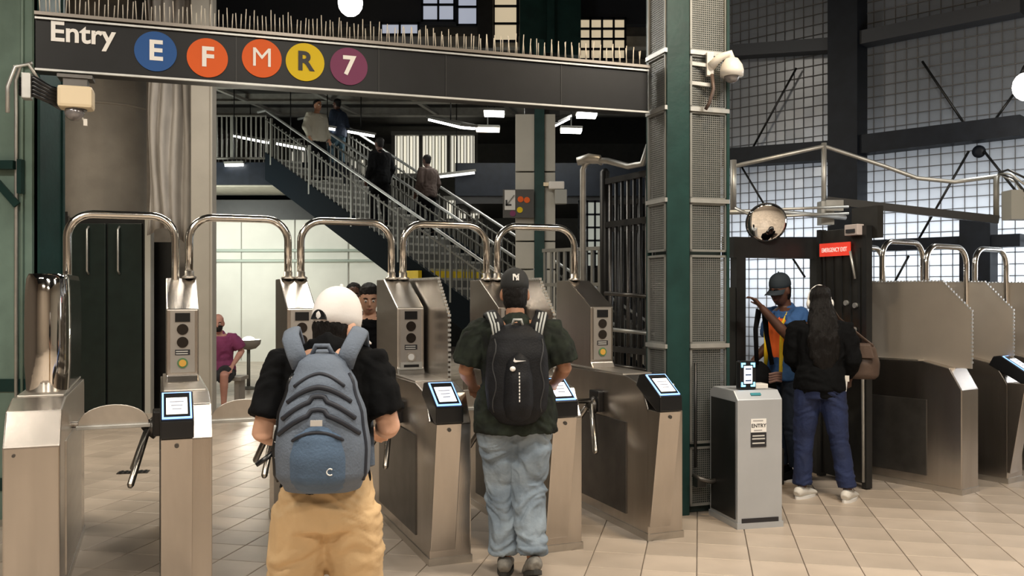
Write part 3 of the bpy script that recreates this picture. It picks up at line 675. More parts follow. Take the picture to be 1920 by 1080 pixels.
for z in (.2, 2.2, 2.45): MB().box((.36, 0, z), (.72, .04, .04)).build('rail', BLACK, bg2)
for i in range(6): MB().cyl((.72 * (i + 1) / 7, 0, .15), (.72 * (i + 1) / 7, 0, 2.45), .014, 8).build('bar', BLACK, bg2)
pa = W(1093, 305, 7.6); pb = W(1205, 300, 7.2)
pp = empty('bent_pole', (pa.x, pa.y, 0), 0, 'thin grey steel pole bending over the top of the barred gate', 'pole')
MB().tube([(0, 0, 0), (0, 0, pa.z - .06), (.02, -.01, pa.z - .01), (.08, -.03, pa.z + .02), (.2, -.1, pa.z), (.36, -.2, pa.z - .06), (pb.x - pa.x, pb.y - pa.y, pb.z - .03), (pb.x - pa.x + .05, pb.y - pa.y, pb.z + .12)], .026, 10).build('tube', GALV, pp)
MB().tube([(-.05, 0, pa.z + .01), (.05, -.02, pa.z + .03), (.13, -.05, pa.z + .02), (.16, -.06, pa.z - .02)], [.035, .045, .04, .02], 10).build('elbow', GALV, pp)
# baluster fence behind row, right of clad column
fb = empty('baluster_fence', (W(1022, 0, 10.5).x, 10.5, 0), -.75, 'grey baluster fence curving away behind the rightmost hoop', 'fence')
for i in range(9): box('baluster', (.10 * i, 0, 1.05), (.03, .03, 2.1), RAIL, fb)
for z in (.1, 1.7, 2.1): box('rail', (.40, 0, z - .04 * 0), (.86, .04, .04), RAIL, fb)

# ================================================================ EMERGENCY GATE
GA = W(1380, 0, 7.75); GB = W(1530, 0, 8.0); GA.z = GB.z = 0
eg = empty('gate_frame', GA, math.atan2(GB.y - GA.y, GB.x - GA.x), 'black steel gate frame with dark header beside the mesh column', 'gate')
gw_ = (GB - GA).length
zh0 = CH + (550 - 484) / F * 7.85; zh1 = CH + (550 - 446) / F * 7.85
box('header', (gw_ / 2, 0, (zh0 + zh1) / 2), (gw_ + .1, .10, zh1 - zh0), BLACK, eg)
box('jamb', (.02, 0, zh0 / 2), (.09, .10, zh0), BLACK, eg); box('jamb', (gw_, 0, zh0 / 2), (.06, .10, zh0), BLACK, eg)
box('side_plate', (-.02, -.02, 1.1), (.14, .03, 1.1), mat('jamb_panel', (.02, .022, .022), .4), eg)
for z in (2.36, 2.30): MB().cyl((.30, -.02, z - .03), (gw_ + .25, -.12, z + .01), .012, 8).build('brace_rod', GALV, eg)
DA = W(1538, 0, 7.85); DB = W(1630, 0, 7.30); DA.z = DB.z = 0
dd = DB - DA; dl_ = dd.length
ed = empty('emergency_door', DA, math.atan2(dd.y, dd.x), 'black steel emergency exit door swung towards the woman, with a red sign', 'door')
zd = CH + (550 - 430) / F * 7.6
box('door_leaf', (dl_ / 2, 0, zd / 2 + .02), (dl_, .045, zd - .04), mat('door_black', (.016, .016, .015), .45, var=.3), ed, bevel=.004)
for i in range(5): box('door_slat', (dl_ * (.14 + .18 * i), -.026, 1.55), (.02, .012, .85), BLACK, ed)
for x in (0.02, dl_ - .02): box('door_stile', (x, -.005, zd / 2 + .01), (.05, .06, zd), BLACK, ed)
box('push_bar', (dl_ * .5, -.05, 1.02), (dl_ * .85, .05, .07), DKST, ed)
for x, z in ((.62, 1.52), (.80, 1.50), (.78, 1.30)): disc(MB(), dl_ * x, -.03, z, .022, .02).build('lock', GALV, ed)
MB().tube([(dl_ - .02, -.04, .06), (dl_ - .02, -.05, 1.05), (dl_ - .02, -.03, 1.08)], .013, 8).build('bolt_rod', GALV, ed)
MB().tube([(dl_ * .80, -.04, 1.72), (dl_ * .72, -.05, 1.95)], .010, 8).build('bolt_rod', GALV, ed)
es = MB().box((dl_ * .40, -.045, CH + (550 - 467) / F * 7.55), (.37, .012, .112)).build('exit_sign', RED, ed)
text('exit_lettering', 'EMERGENCY EXIT', .052, mat('pink_white', (.95, .80, .76), .5, emit=.3), es, T(dl_ * .40, -.053, CH + (550 - 468) / F * 7.55) @ FR, .001, .012, sx=.74)
box('alarm_box', (dl_ * .80, -.05, zd - .02), (.15, .07, .09), mat('pinkish_box', (.52, .46, .45), .4), ed, bevel=.006)
box('alarm_window', (dl_ * .80, -.09, zd - .03), (.10, .01, .03), INK, ed)
box('top_panel', (dl_ * .85, .06, zd + .04), (dl_ * .5, .06, .26), mat('door_black'), ed)
# overhead rails: pale pipe, tall posts, dark rail
op = empty('pipe_rail', W(1375, 312, 8.3), 0, 'pale pipe frame rising to a peak above the emergency gate', 'pipe rail')
o0 = W(1375, 312, 8.3)
def rel(u, v, Y): return W(u, v, Y) - o0
MB().tube([rel(1375, 312, 8.3), rel(1545, 274, 8.5), rel(1660, 312, 8.4), rel(1720, 334, 8.3), rel(1790, 341, 8.2), rel(1875, 330, 8.1)], .020, 8).build('pipe', GALV, op)
MB().cyl(rel(1545, 268, 8.5), rel(1545, 400, 8.5), .026, 8).build('post', GALV, op); MB().cyl(rel(1868, 330, 8.1), rel(1868, 405, 8.1), .026, 8).build('post', RAIL, op)
MB().cyl(rel(1375, 300, 8.3), rel(1375, 395, 8.3), .03, 8).build('post', GALV, op)
MB().beam(rel(1550, 376, 8.5), rel(1872, 412, 8.1), .06, .07).build('dark_rail', BLACK, op)
MB().tube([rel(1366, 398, 7.9), rel(1440, 396, 8.1), rel(1585, 408, 8.4)], .022, 8).build('pipe', GALV, op)
box('junction_box', rel(1562, 386, 8.4), (.16, .10, .10), GALV, op); box('clamp_box', rel(1548, 400, 8.45), (.12, .12, .22), GALV, op)
box('flood_housing', rel(1908, 385, 8.0), (.20, .16, .26), mat('grey_box', (.36, .37, .35), .5), op)
for k in range(4): MB().tube([rel(1872, 325, 8.1), rel(1890 + 5 * k, 318 + 8 * k, 8.0), rel(1925, 335 + 14 * k, 7.9)], .010, 6).build('cable', GALV if k % 2 else BLACK, op)
# convex mirror
cmv = W(1437, 418, 7.7)
cm = empty('convex_mirror', cmv, -.1, 'round convex mirror hung beside the mesh column', 'mirror')
Rm = 36.5 / F * 7.7
MB().lathe([(Rm * math.sin(a) / math.sin(.9), (math.cos(a) - math.cos(.9)) * Rm * .36) for a in [.9 * (1 - i / 10) + .001 for i in range(11)]], 32, Matrix.Rotation(math.pi / 2, 4, 'X')).build('mirror_face', mat('mirror_glass', (.88, .88, .87), .03, 1), cm)
cm.rotation_euler = (.32, 0, -.1)
MB().tube([(Rm * math.cos(a), .01, Rm * math.sin(a)) for a in [2 * math.pi * i / 40 for i in range(41)]], .009, 8, cap=False).build('rim', BLACK, cm)
MB().cyl((0, .03, 0), (-.25, .15, .10), .014, 8).build('mount_arm', GALV, cm)

# ================================================================ CAMERAS
c1 = W(143, 188, 5.35)
ca = empty('dome_camera', c1, YB, 'cream box-shaped dome camera under the left end of the sign beam', 'camera')
box('housing', (0, 0, .01), (.19, .15, .13), CREAM, ca, bevel=.02)
MB().ball((-.01, 0, -.075), (.055, .055, .05), 18).build('dome', DOME, ca)
MB().lathe([(.06, -.06), (.06, -.05)], 18).build('dome_ring', DKST, ca)
MB().box((.0, .0, .10), (.13, .10, .05)).box((0, 0, .13), (.19, .13, .02)).build('mount', DKST, ca)
for k in range(5):
    MB().tube([(-.09, -.0 + .02 * k, .05 - .022 * k), (-.14, -.02, .06 - .02 * k), (-.22, -.02, .11 - .024 * k), (-.30, 0, .10 - .02 * k)], .016, 8).build('cable', BLKP, ca)
box('cable_clamp', (-.26, -.01, .06), (.05, .08, .15), GALV, ca, bevel=.006)
MB().tube([(-.20, 0, .10), (-.25, -.02, .19), (-.32, -.02, .17), (-.36, -.02, .05), (-.36, -.02, -.1)], .012, 8).build('conduit_loop', GALV, ca)
MB().box((.05, 0, -.13), (.02, .02, .04)).cyl((.03, 0, -.1), (.055, 0, -.14), .006, 6).build('tag', WHITEP, ca)
c2 = W(1372, 130, 6.42)
cb = empty('dome_camera', c2, 0, 'white dome camera on a bracket at the top of the mesh column', 'camera')
MB().box((-.145, .06, .05), (.05, .05, .17)).build('wall_plate', WHITEP, cb, bevel=.006)
MB().tube([(-.14, .04, .03), (-.08, .02, .09), (-.01, 0, .11), (.0, 0, .06)], [.035, .03, .03, .03], 12).build('bracket_arm', WHITEP, cb)
MB().lathe([(.02, .08), (.045, .075), (.075, .03), (.085, -.01), (.082, -.05)], 20).build('housing', WHITEP, cb)
MB().ball((0, 0, -.05), (.055, .055, .05), 18).build('dome', DOME, cb)
for z in (.06, -.08): MB().beam((-.30, .06, z), (-.14, .06, z - .02), .015, .025).build('strap', GALV, cb)
MB().tube([(-.135, .03, -.03), (-.13, .0, -.14), (-.16, .0, -.24), (-.18, .03, -.28)], .013, 8).build('cable', mat('brown_cable', (.10, .07, .06), .5), cb)
c3 = W(1046, 352, 12.6)
c_ = empty('bullet_camera', c3, 0, 'pale bracket camera on the clad column behind the row', 'camera')
MB().box((-.02, 0, .03), (.22, .14, .11)).build('housing', WHITEP, c_, bevel=.02); MB().box((.04, 0, -.13), (.17, .15, .20)).build('box_below', mat('grey_box'), c_, bevel=.01)
MB().beam((-.19, .1, .06), (-.02, .02, .05), .05, .05).build('bracket', CREAM, c_)
# hanging wayfinding sign
wsp = W(972, 382, 12.68)
wsg = empty('wayfinding_sign', wsp, 0, 'small dark hanging sign with a white arrow and coloured bullets by the clad column', 'sign')
box('sign_panel', (0, 0, 0), (.44, .05, .40), mat('sign_charcoal', (.05, .048, .045), .4), wsg)
box('pale_panel', (-.12, -.028, .05), (.15, .01, .28), mat('pale_print'), wsg)
MB().beam((-.06, -.037, .12), (-.17, -.037, -.02), .002, .03, up=(0, 1, 0)).box((-.17, -.037, .01), (.025, .004, .08)).box((-.14, -.037, -.02), (.08, .004, .025)).build('arrow_mark', INK, wsg)
for (x, z, m_) in ((.03, .06, 'bullet_orange'), (.12, .05, 'bullet_orange'), (.02, -.09, 'bullet_yellow'), (-.08, -.14, 'bullet_purple')):
    disc(MB(), x, -.028, z, .042).build('bullet', MATS[m_], wsg)
MB().box((.02, .05, .05), (.10, .08, .10)).build('bracket', BLACK, wsg)
# bowl uplight on a post
bu = empty('bowl_uplight', (W(466, 0, 15).x, 15.0, 0), 0, 'grey bowl-shaped uplight on a thin post against the white wall', 'lamp')
zz = W(0, 640, 15).z
MB().lathe([(.03, zz - .14), (.12, zz - .12), (.19, zz - .05), (.205, zz + .02), (.19, zz + .03), (.16, zz - .02), (.02, zz - .04)], 24).build('bowl', CONC, bu)
MB().cyl((0, 0, 0), (0, 0, zz - .12), .03, 10).build('post', RAIL, bu); MB().lathe([(.14, 0), (.14, .02), (.03, .05)], 16).build('foot', RAIL, bu)
MB().ball((0, 0, zz + .03), (.10, .10, .05)).build('bulb', LAMP, bu)
l = point('uplight', (0, 0, zz + .16), 35, (1, .93, .78), .08); l.parent = bu
# ceiling fixtures behind and above the viewer
for i, (x, y, z, p_) in enumerate(FIX):
    t = empty('ceiling_fixture', (x, y, z), 0, ['long fixture over the left lanes', 'long fixture over the viewer', 'long fixture over the emergency gate', 'long fixture at the back left of the hall', 'long fixture at the back right of the hall'][i] + ', overhead', 'lamp', 'overhead fluorescent fixtures')
    box('housing', (0, 0, .03), (1.6, .32, .08), RAIL, t)
    for s in (-1, 1): MB().cyl((s * .6, 0, .06), (s * .6, 0, 6.72 - z), .012, 6).build('hanger', BLACK, t)
# ladder-like drain grate in the first lane floor
dg_ = empty('floor_drain', (W(250, 885, 8.0).x, 8.0, 0.002), .2, 'dark slotted drain in the floor beyond the first lane', 'drain')
box('drain_frame', (0, 0, .002), (.26, .12, .006), DKST, dg_)
for i in range(6): box('drain_bar', (-.10 + .04 * i, 0, .008), (.018, .10, .006), BLACK, dg_)
# ================================================================ PEOPLE
SKL = mat('skin_light', (.62, .36, .25), .55, var=.12, scale=12, bump=.05, bscale=80)
SKM = mat('skin_tan', (.40, .20, .12), .55, var=.12, scale=12, bump=.05, bscale=80)
SKD = mat('skin_brown', (.10, .045, .03), .5, var=.15, scale=12, bump=.05, bscale=80)
SKP = mat('skin_rosy', (.58, .30, .24), .55, var=.12, scale=12)
HAIR = mat('dark_hair', (.006, .005, .005), .5, spec=.25, var=.4, scale=30, bump=.6, bscale=60, stretch=(6, 6, .6))
CLB = mat('black_cloth', (.0045, .005, .006), .9, spec=.12, var=.3, scale=10, bump=.25, bscale=40)
EYE = mat('eye_white', (.75, .72, .68), .25); PUP = mat('pupil', (.01, .008, .006), .2); LIP = mat('lip', (.30, .10, .09), .5)
def vol(name, mb, voxel, it, m, parent, wr=0., wf=(14, 14, 9), fac=.5):
    me = mb.mesh(name); ob = bpy.data.objects.new(name, me); COL.objects.link(ob)
    r = ob.modifiers.new('r', 'REMESH'); r.mode = 'VOXEL'; r.voxel_size = voxel; r.use_smooth_shade = True
    s = ob.modifiers.new('s', 'SMOOTH'); s.iterations = it; s.factor = fac
    me2 = bake(ob); bpy.data.objects.remove(ob)
    if wr:
        vs = me2.vertices; ns = [v.normal.copy() for v in vs]
        for v, n in zip(vs, ns):
            c = v.co; q = Vector((c.x * wf[0], c.y * wf[1], c.z * wf[2] + 4 * noise.noise(c * 5)))
            v.co = c + n * (wr * (noise.noise(q) + .5 * abs(noise.noise(q * 2.1))))
    me2.polygons.foreach_set('use_smooth', [True] * len(me2.polygons)); me2.materials.clear()
    return put(name, me2, m, parent)
def lerp(a, b, t): return Vector(a) + (Vector(b) - Vector(a)) * t
def hand(mb, wr, d, s, curl=.6, up=Vector((0, 0, 1))):
    d = Vector(d).normalized(); side = d.cross(up)
    side = side.normalized() if side.length > .1 else Vector((1, 0, 0)); nrm = side.cross(d).normalized()
    wr = Vector(wr); k = wr + d * .085
    mb.tube([wr - d * .01, wr + d * .03, wr + d * .07, k], [(.026, .020), (.036, .019), (.042, .017), (.038, .014)], 12, ref=nrm)
    for i, ln in enumerate((.070, .080, .075, .058)):
        o = side * (.030 - .020 * i); p0 = k + o - d * .012; p = [p0]; a = 0; c = p0
        for j in range(3):
            a += curl * (.45 + .2 * j); dd = d * math.cos(a) - nrm * math.sin(a); c = c + dd * ln * (.45, .31, .24)[j]; p.append(c)
        mb.tube(p, [.0095, .0090, .0085, .0070], 8)
    p0 = wr + d * .025 + side * s * .028
    t1 = p0 + (d * .5 + side * s * .8 - nrm * .25).normalized() * .040; t2 = t1 + (d * .9 + side * s * .25 - nrm * .35).normalized() * .034
    mb.tube([p0 - side * s * .01, p0, t1, t2], [.012, .0125, .0105, .008], 8)
def person(label, pos, yaw, S=1., wide=1., lean=0., head=(0., 0.), pel=.95, el=None, wr=None, kn=None, an=None, foot=None, skin=SKM,
           top=None, pants=None, shoes=None, hair=None, vox=.010, hands=(.6, .6), group=None, neckf=.02, neckh=.535, shld=.195, mask=None, loose=1., beard=False):
    t = empty('person', pos, yaw, label, 'person', group); t.scale = (S, S, S)
    el = el or {-1: (-.25, -.03, 1.13), 1: (.25, -.03, 1.13)}; wr = wr or {-1: (-.25, .10, .90), 1: (.25, .10, .90)}
    kn = kn or {-1: (-.10, .03, .50), 1: (.10, .03, .50)}; an = an or {-1: (-.10, -.02, .085), 1: (.10, -.02, .085)}
    foot = foot or {-1: (.05, 0.), 1: (-.05, 0.)}
    sp = lambda h, y=0.: Vector((0, math.sin(lean) * h + y * math.cos(lean), pel + math.cos(lean) * h - y * math.sin(lean)))
    body = MB(); X = (0, 1, 0)
    def torso(mb, g, lo, hi=.50, wz=1.):
        rows = [(-.12, .150, .105), (-.03, .172, .120), (.06, .160, .112), (.14, .148, .102), (.24, .158, .108), (.34, .172, .115), (.42, .180, .108), (.47, .150, .090), (.50, .090, .070)]
        rows = [r for r in rows if lo - .001 <= r[0] <= hi]
        mb.tube([sp(r[0]) for r in rows], [((r[1] + g) * wide, r[2] + g) for r in rows], 18, ref=X)
    torso(body, 0, -.12)
    sh = {s: sp(.44) + Vector((s * shld * wide, 0, 0)) for s in (-1, 1)}
    nb = sp(.46); nt_ = sp(neckh + .03, neckf)
    body.tube([nb, lerp(nb, nt_, .5), nt_], [(.075, .068), (.056, .058), (.054, .058)], 12, ref=X)
    MH = T(*sp(neckh, neckf + .012)) @ Matrix.Rotation(head[0], 4, 'Z') @ Matrix.Rotation(head[1], 4, 'X') @ T(0, .012, 0)
    hp = MB()
    hp.tube([Vector((0, y, z)) for y, z in ((.028, -.005), (.020, .018), (.008, .055), (0, .10), (-.006, .145), (-.010, .185), (-.012, .222), (-.012, .240))],
            [(.030, .034), (.050, .062), (.064, .084), (.072, .094), (.076, .099), (.072, .094), (.048, .066), (.014, .02)], 16, ref=X)
    hp.tube([(0, .088, .135), (0, .108, .100), (0, .112, .088), (0, .09, .078)], [(.008, .008), (.012, .012), (.016, .013), (.012, .010)], 8, ref=X)   # nose
    hp.tube([(-.028, .076, .052), (0, .089, .050), (.028, .076, .052)], .008, 6); hp.tube([(-.045, .070, .140), (0, .092, .142), (.045, .070, .140)], .010, 6)
    for s in (-1, 1): hp.ball((s * .077, -.008, .105), (.011, .022, .033), 8)
    body.v, off = body.v, len(body.v)
    body.add([MH @ Vector(v) for v in hp.v], hp.f)
    for s in (-1, 1):
        a, b, c = sh[s], Vector(el[s]), Vector(wr[s])
        body.tube([a + Vector((-s * .06, 0, .0)), a, lerp(a, b, .35), lerp(a, b, .8), b, lerp(b, c, .25), lerp(b, c, .7), c], [.055, .060, .052, .043, .042, .044, .034, .027], 12)
        hand(body, c, c - b, -s, hands[0 if s < 0 else 1])
        hpj = sp(-.05) + Vector((s * .088 * wide, 0, -.0)); k, a_ = Vector(kn[s]), Vector(an[s])
        body.tube([hpj, lerp(hpj, k, .4), lerp(hpj, k, .85), k, lerp(k, a_, .3), lerp(k, a_, .7), a_], [.088, .080, .060, .055, .056, .042, .036], 12)
        fy, fp = foot[s]; fd = Vector((math.sin(fy) * math.cos(fp), math.cos(fy) * math.cos(fp), -math.sin(fp)))
        body.tube([a_ - fd * .05 + Vector((0, 0, -.045)), a_ + Vector((0, 0, -.04)), a_ + fd * .10 + Vector((0, 0, -.05)), a_ + fd * .17 + Vector((0, 0, -.055))], [(.034, .03), (.038, .036), (.042, .026), (.03, .016)], 10)
    b = vol('body', body, vox * .8, 3, skin, t)
    # face
    for s in (-1, 1):
        e = MB(); e.ball(MH @ Vector((s * .030, .084, .116)), .0115, 10); ob = e.build('eye', EYE, t)
        MB().ball(MH @ Vector((s * .030, .0935, .116)), .0055, 8).build('pupil', PUP, ob)
        MB().tube([MH @ Vector((s * .016, .099, .137)), MH @ Vector((s * .034, .094, .142)), MH @ Vector((s * .048, .080, .137))], .0045, 6).build('eyebrow', HAIR, t)
    MB().tube([MH @ Vector((-.024, .080, .050)), MH @ Vector((0, .092, .050)), MH @ Vector((.024, .080, .050))], [.003, .0055, .003], 6).build('mouth', LIP, t)
    # clothing
    if top:
        m, sleeve, hem, g = top['mat'], top.get('sleeve', 'short'), top.get('hem', -.10), top.get('g', .022)
        c_ = MB(); tuck = top.get('tuck'); torso(c_, g, -.03 if tuck else -.12, .47)
        pg = pants.get('g', .022) + .014 if pants else .03
        if not tuck: c_.tube([sp(hem), sp(-.05), sp(.03), sp(.12)], [((.178 + pg) * wide, .132 + pg), ((.180 + pg) * wide, .134 + pg), ((.172 + pg) * wide, .126 + pg), ((.160 + g) * wide, .11 + g)], 18, ref=X)
        c_.tube([sp(.42), sp(.50), sp(.515, .008)], [((.150) * wide, .098), (.085, .078), (.074, .070)], 16, ref=X)
        for s in (-1, 1):
            a, b_, w_ = sh[s], Vector(el[s]), Vector(wr[s])
            rs = top.get('sr', .026)
            if sleeve == 'short':
                e_ = lerp(a, b_, top.get('len', .72)); c_.tube([a + Vector((-s * .08, 0, .0)), a, lerp(a, e_, .5), e_], [.075, .070, .056 + rs, .050 + rs * 1.2], 12)
            elif sleeve == 'long': c_.tube([a + Vector((-s * .08, 0, 0)), a, lerp(a, b_, .5), b_, lerp(b_, w_, .5), lerp(b_, w_, .95)], [.075, .07, .054 + rs, .048 + rs, .042 + rs, .032 + rs], 12)
            else: c_.tube([a + Vector((-s * .09, 0, 0)), a], [.07, .055], 12)
        vol('shirt' if sleeve == 'short' else top.get('name', 'jacket'), c_, vox * .9, 4, m, t, wr=top.get('wr', .012))
    if pants:
        m, ln, g = pants['mat'], pants.get('len', .97), pants.get('g', .022)
        c_ = MB(); hi = pants.get('waist', .06)
        c_.tube([sp(-.13), sp(-.05), sp(hi)], [((.155 + g) * wide, .115 + g), ((.176 + g) * wide, .130 + g), ((.164 + g * .6) * wide, .116 + g * .6)], 18, ref=X)
        for s in (-1, 1):
            h_ = sp(-.06) + Vector((s * .088 * wide, 0, 0)); k, a_ = Vector(kn[s]), Vector(an[s])
            if ln > .6:
                e_ = lerp(k, a_, (ln - .5) / .5); gg = pants.get('hemg', g)
                c_.tube([h_, lerp(h_, k, .4), lerp(h_, k, .85), k, lerp(k, e_, .4), e_], [.094 + g, .086 + g, .066 + g, .060 + g, .056 + g, .046 + gg], 14)
            else:
                e_ = lerp(h_, k, ln / .5); c_.tube([h_, lerp(h_, e_, .5), e_], [.094 + g, .086 + g, .075 + g * 1.4], 14)
        vol('trousers' if ln > .6 else 'shorts', c_, vox * .9, 4, m, t, wr=pants.get('wr', .014), wf=pants.get('wf', (9, 9, 16)))
    if shoes:
        for s in (-1, 1):
            a_ = Vector(an[s]); fy, fp = foot[s]; R_ = T(*a_) @ Matrix.Rotation(-fy, 4, 'Z') @ Matrix.Rotation(-fp, 4, 'X')
            c_ = MB(); P_ = lambda *v: R_ @ Vector(v)
            c_.tube([P_(0, -.085, -.045), P_(0, -.06, -.030), P_(0, 0, -.025), P_(0, .08, -.042), P_(0, .16, -.056), P_(0, .195, -.062)], [(.030, .030), (.042, .045), (.046, .050), (.050, .036), (.046, .024), (.028, .014)], 12, ref=R_.to_3x3() @ Vector((0, 0, 1)))
            so = vol('shoe', c_, .008, 2, shoes['mat'], t)
            sl = MB(); n_ = 20
            for zz in (-.085, -.062): sl.v += [tuple(P_(.048 * math.cos(2 * math.pi * i / n_), .052 + .142 * math.sin(2 * math.pi * i / n_), zz)) for i in range(n_)]
            sl.f += [(i, (i + 1) % n_, n_ + (i + 1) % n_, n_ + i) for i in range(n_)] + [tuple(range(n_))[::-1], tuple(range(n_, 2 * n_))]; sl.sm += [False] * (n_ + 2)
            sl.build('sole', shoes.get('sole', WHITE), so)
    if hair in ('short', 'bald'):
        if hair == 'short':
            c_ = MB(); rows = [(-.020, .06, .060, .070), (-.028, .10, .072, .074), (-.022, .15, .080, .092), (-.014, .19, .078, .100), (-.012, .228, .056, .074), (-.012, .248, .018, .024)]
            c_.tube([MH @ Vector((0, y, z)) for y, z, _, _ in rows], [(a, b) for _, _, a, b in rows], 16, ref=MH.to_3x3() @ Vector(X))
            vol('hair', c_, .008, 2, HAIR, t, wr=.004, wf=(60, 60, 60))
    elif hair == 'capped':
        c_ = MB(); rows = [(-.030, .015, .050, .050), (-.028, .05, .066, .066), (-.026, .10, .074, .080), (-.020, .13, .077, .088), (-.016, .15, .07, .08)]
        c_.tube([MH @ Vector((0, y, z)) for y, z, _, _ in rows], [(a, b) for _, _, a, b in rows], 16, ref=MH.to_3x3() @ Vector(X))
        vol('hair', c_, .008, 2, HAIR, t, wr=.003, wf=(60, 60, 60))
    elif hair == 'long':
        c_ = MB(); rows = [(-.13, -.44, .06, .035), (-.135, -.33, .115, .05), (-.135, -.18, .135, .065), (-.10, -.04, .118, .080), (-.055, .06, .094, .088), (-.026, .12, .086, .094), (-.018, .18, .084, .102), (-.012, .232, .060, .078), (-.012, .256, .02, .02)]
        c_.tube([MH @ Vector((0, y, z)) for y, z, _, _ in rows], [(a, b) for _, _, a, b in rows], 18, ref=MH.to_3x3() @ Vector(X))
        vol('hair', c_, .009, 2, HAIR, t, wr=.012, wf=(40, 40, 4))
    elif hair == 'bun':
        c_ = MB(); rows = [(-.03, .05, .06, .06), (-.030, .10, .074, .078), (-.022, .15, .082, .092), (-.010, .19, .080, .102), (-.010, .230, .056, .076), (-.010, .25, .018, .024)]
        c_.tube([MH @ Vector((0, y, z)) for y, z, _, _ in rows], [(a, b) for _, _, a, b in rows], 16, ref=MH.to_3x3() @ Vector(X)); c_.ball(MH @ Vector((0, -.12, .12)), .045, 10)
        vol('hair', c_, .008, 2, HAIR, t, wr=.004, wf=(60, 60, 60))
    if mask:
        c_ = MB(); rows = [(.022, .0, .040, .056), (.020, .03, .058, .084), (.012, .06, .066, .098), (.008, .085, .070, .100)]
        c_.tube([MH @ Vector((0, y, z)) for y, z, _, _ in rows], [(a, b) for _, _, a, b in rows], 16, ref=MH.to_3x3() @ Vector(X)); vol('face_mask', c_, .008, 2, mask, t)
    return t, MH
def cap(t, MH, m, brim_m=None, hole=False, z0=.135):
    # crown in head space, brim towards the face
    ch_ = .268 - z0
    rows = [(-.010, z0, .084, .107), (-.010, z0 + ch_ * .35, .086, .108), (-.010, z0 + ch_ * .68, .077, .097), (-.010, z0 + ch_ * .9, .052, .066), (-.010, z0 + ch_, .016, .020)]
    c = MB(); c.tube([MH @ Vector((0, y, z)) for y, z, _, _ in rows], [(a, b) for _, _, a, b in rows], 24, ref=MH.to_3x3() @ Vector((0, 1, 0)))
    o = c.build('cap', m, t); md = o.modifiers.new('s', 'SUBSURF'); md.levels = 1; md.render_levels = 1
    b = MB(); n = 14; vs = []
    for zt_ in (0, -.006):
        for i in range(n + 1):
            a = math.pi * (.06 + .88 * i / n); vs.append(MH @ Vector((.078 * math.cos(a), .01 + .088 * math.sin(a), z0 + .012 + zt_)))
        for i in range(n + 1):
            a = math.pi * (.06 + .88 * i / n); vs.append(MH @ Vector((.080 * math.cos(a), .045 + .130 * math.sin(a), z0 - .004 - .018 * abs(math.cos(a)) + zt_)))
    k = n + 1
    fs = [(i, i + 1, k + i + 1, k + i) for i in range(n)] + [(2 * k + i + 1, 2 * k + i, 3 * k + i, 3 * k + i + 1) for i in range(n)]
    fs += [(k + i, k + i + 1, 3 * k + i + 1, 3 * k + i) for i in range(n)]
    b.add(vs, fs, True); b.build('brim', brim_m or m, o)
    MB().ball(MH @ Vector((0, -.010, .270)), .007, 8).build('button', m, o)
    if hole:
        h_ = MB(); pts = []
        for i in range(13):
            a = math.pi * i / 12; pts.append((.034 * math.cos(a), .036 * math.sin(a)))
        vs = [MH @ Vector((x, -.010 - .1120 * math.sqrt(max(0, 1 - (x / .087) ** 2)) + .006 * z / .036, z0 + .030 + z)) for x, z in pts] + [MH @ Vector((x * 1.0, -.08, z0 + .030 + z)) for x, z in pts]
        n = len(pts); h_.add(vs, [tuple(range(n)), tuple(range(n, 2 * n))[::-1]] + [(i, i + 1, n + i + 1, n + i) for i in range(n - 1)])
        h_.build('strap_opening', BLKP, o)
    return o
class Pack:
    def __init__(s, rows, yb, n=2.6): s.r = rows; s.yb = yb; s.n = n
    def at(s, z):
        r = s.r
        for a, b in zip(r, r[1:]):
            if a[0] <= z <= b[0]:
                k = (z - a[0]) / (b[0] - a[0]); k = k * k * (3 - 2 * k); return a[1] + (b[1] - a[1]) * k, a[2] + (b[2] - a[2]) * k
        return r[-1][1:] if z > r[-1][0] else r[0][1:]
    def y(s, x, z):
        w_, d = s.at(z); q = max(0., 1 - min(1, abs(x / w_)) ** s.n) ** (1 / s.n); return s.yb - d * q
    def mesh(s, m, parent, name='pack_body', N=26):
        mb = MB(); z0, z1 = s.r[0][0], s.r[-1][0]; vs = []; K = 28
        for j in range(N + 1):
            z = z0 + (z1 - z0) * j / N; w_, d = s.at(z)
            for i in range(K):
                a = 2 * math.pi * i / K; c, sn = math.cos(a), math.sin(a); p = 2 / s.n
                x = w_ * math.copysign(abs(c) ** p, c); yy = d * abs(sn) ** p if sn > 0 else -.02 * abs(sn) ** p
                vs.append((x, s.yb - yy, z))
        fs = [(j * K + i, j * K + (i + 1) % K, (j + 1) * K + (i + 1) % K, (j + 1) * K + i) for j in range(N) for i in range(K)] + [tuple(range(K))[::-1], tuple(range(N * K, N * K + K))]
        mb.add(vs, fs, True); return mb.build(name, m, parent)
    def arc(s, name, pts, r, m, parent, off=0.):
        mb = MB(); mb.tube([(x, s.y(x, z) - off, z) for x, z in pts], r, 8); return mb.build(name, m, parent)

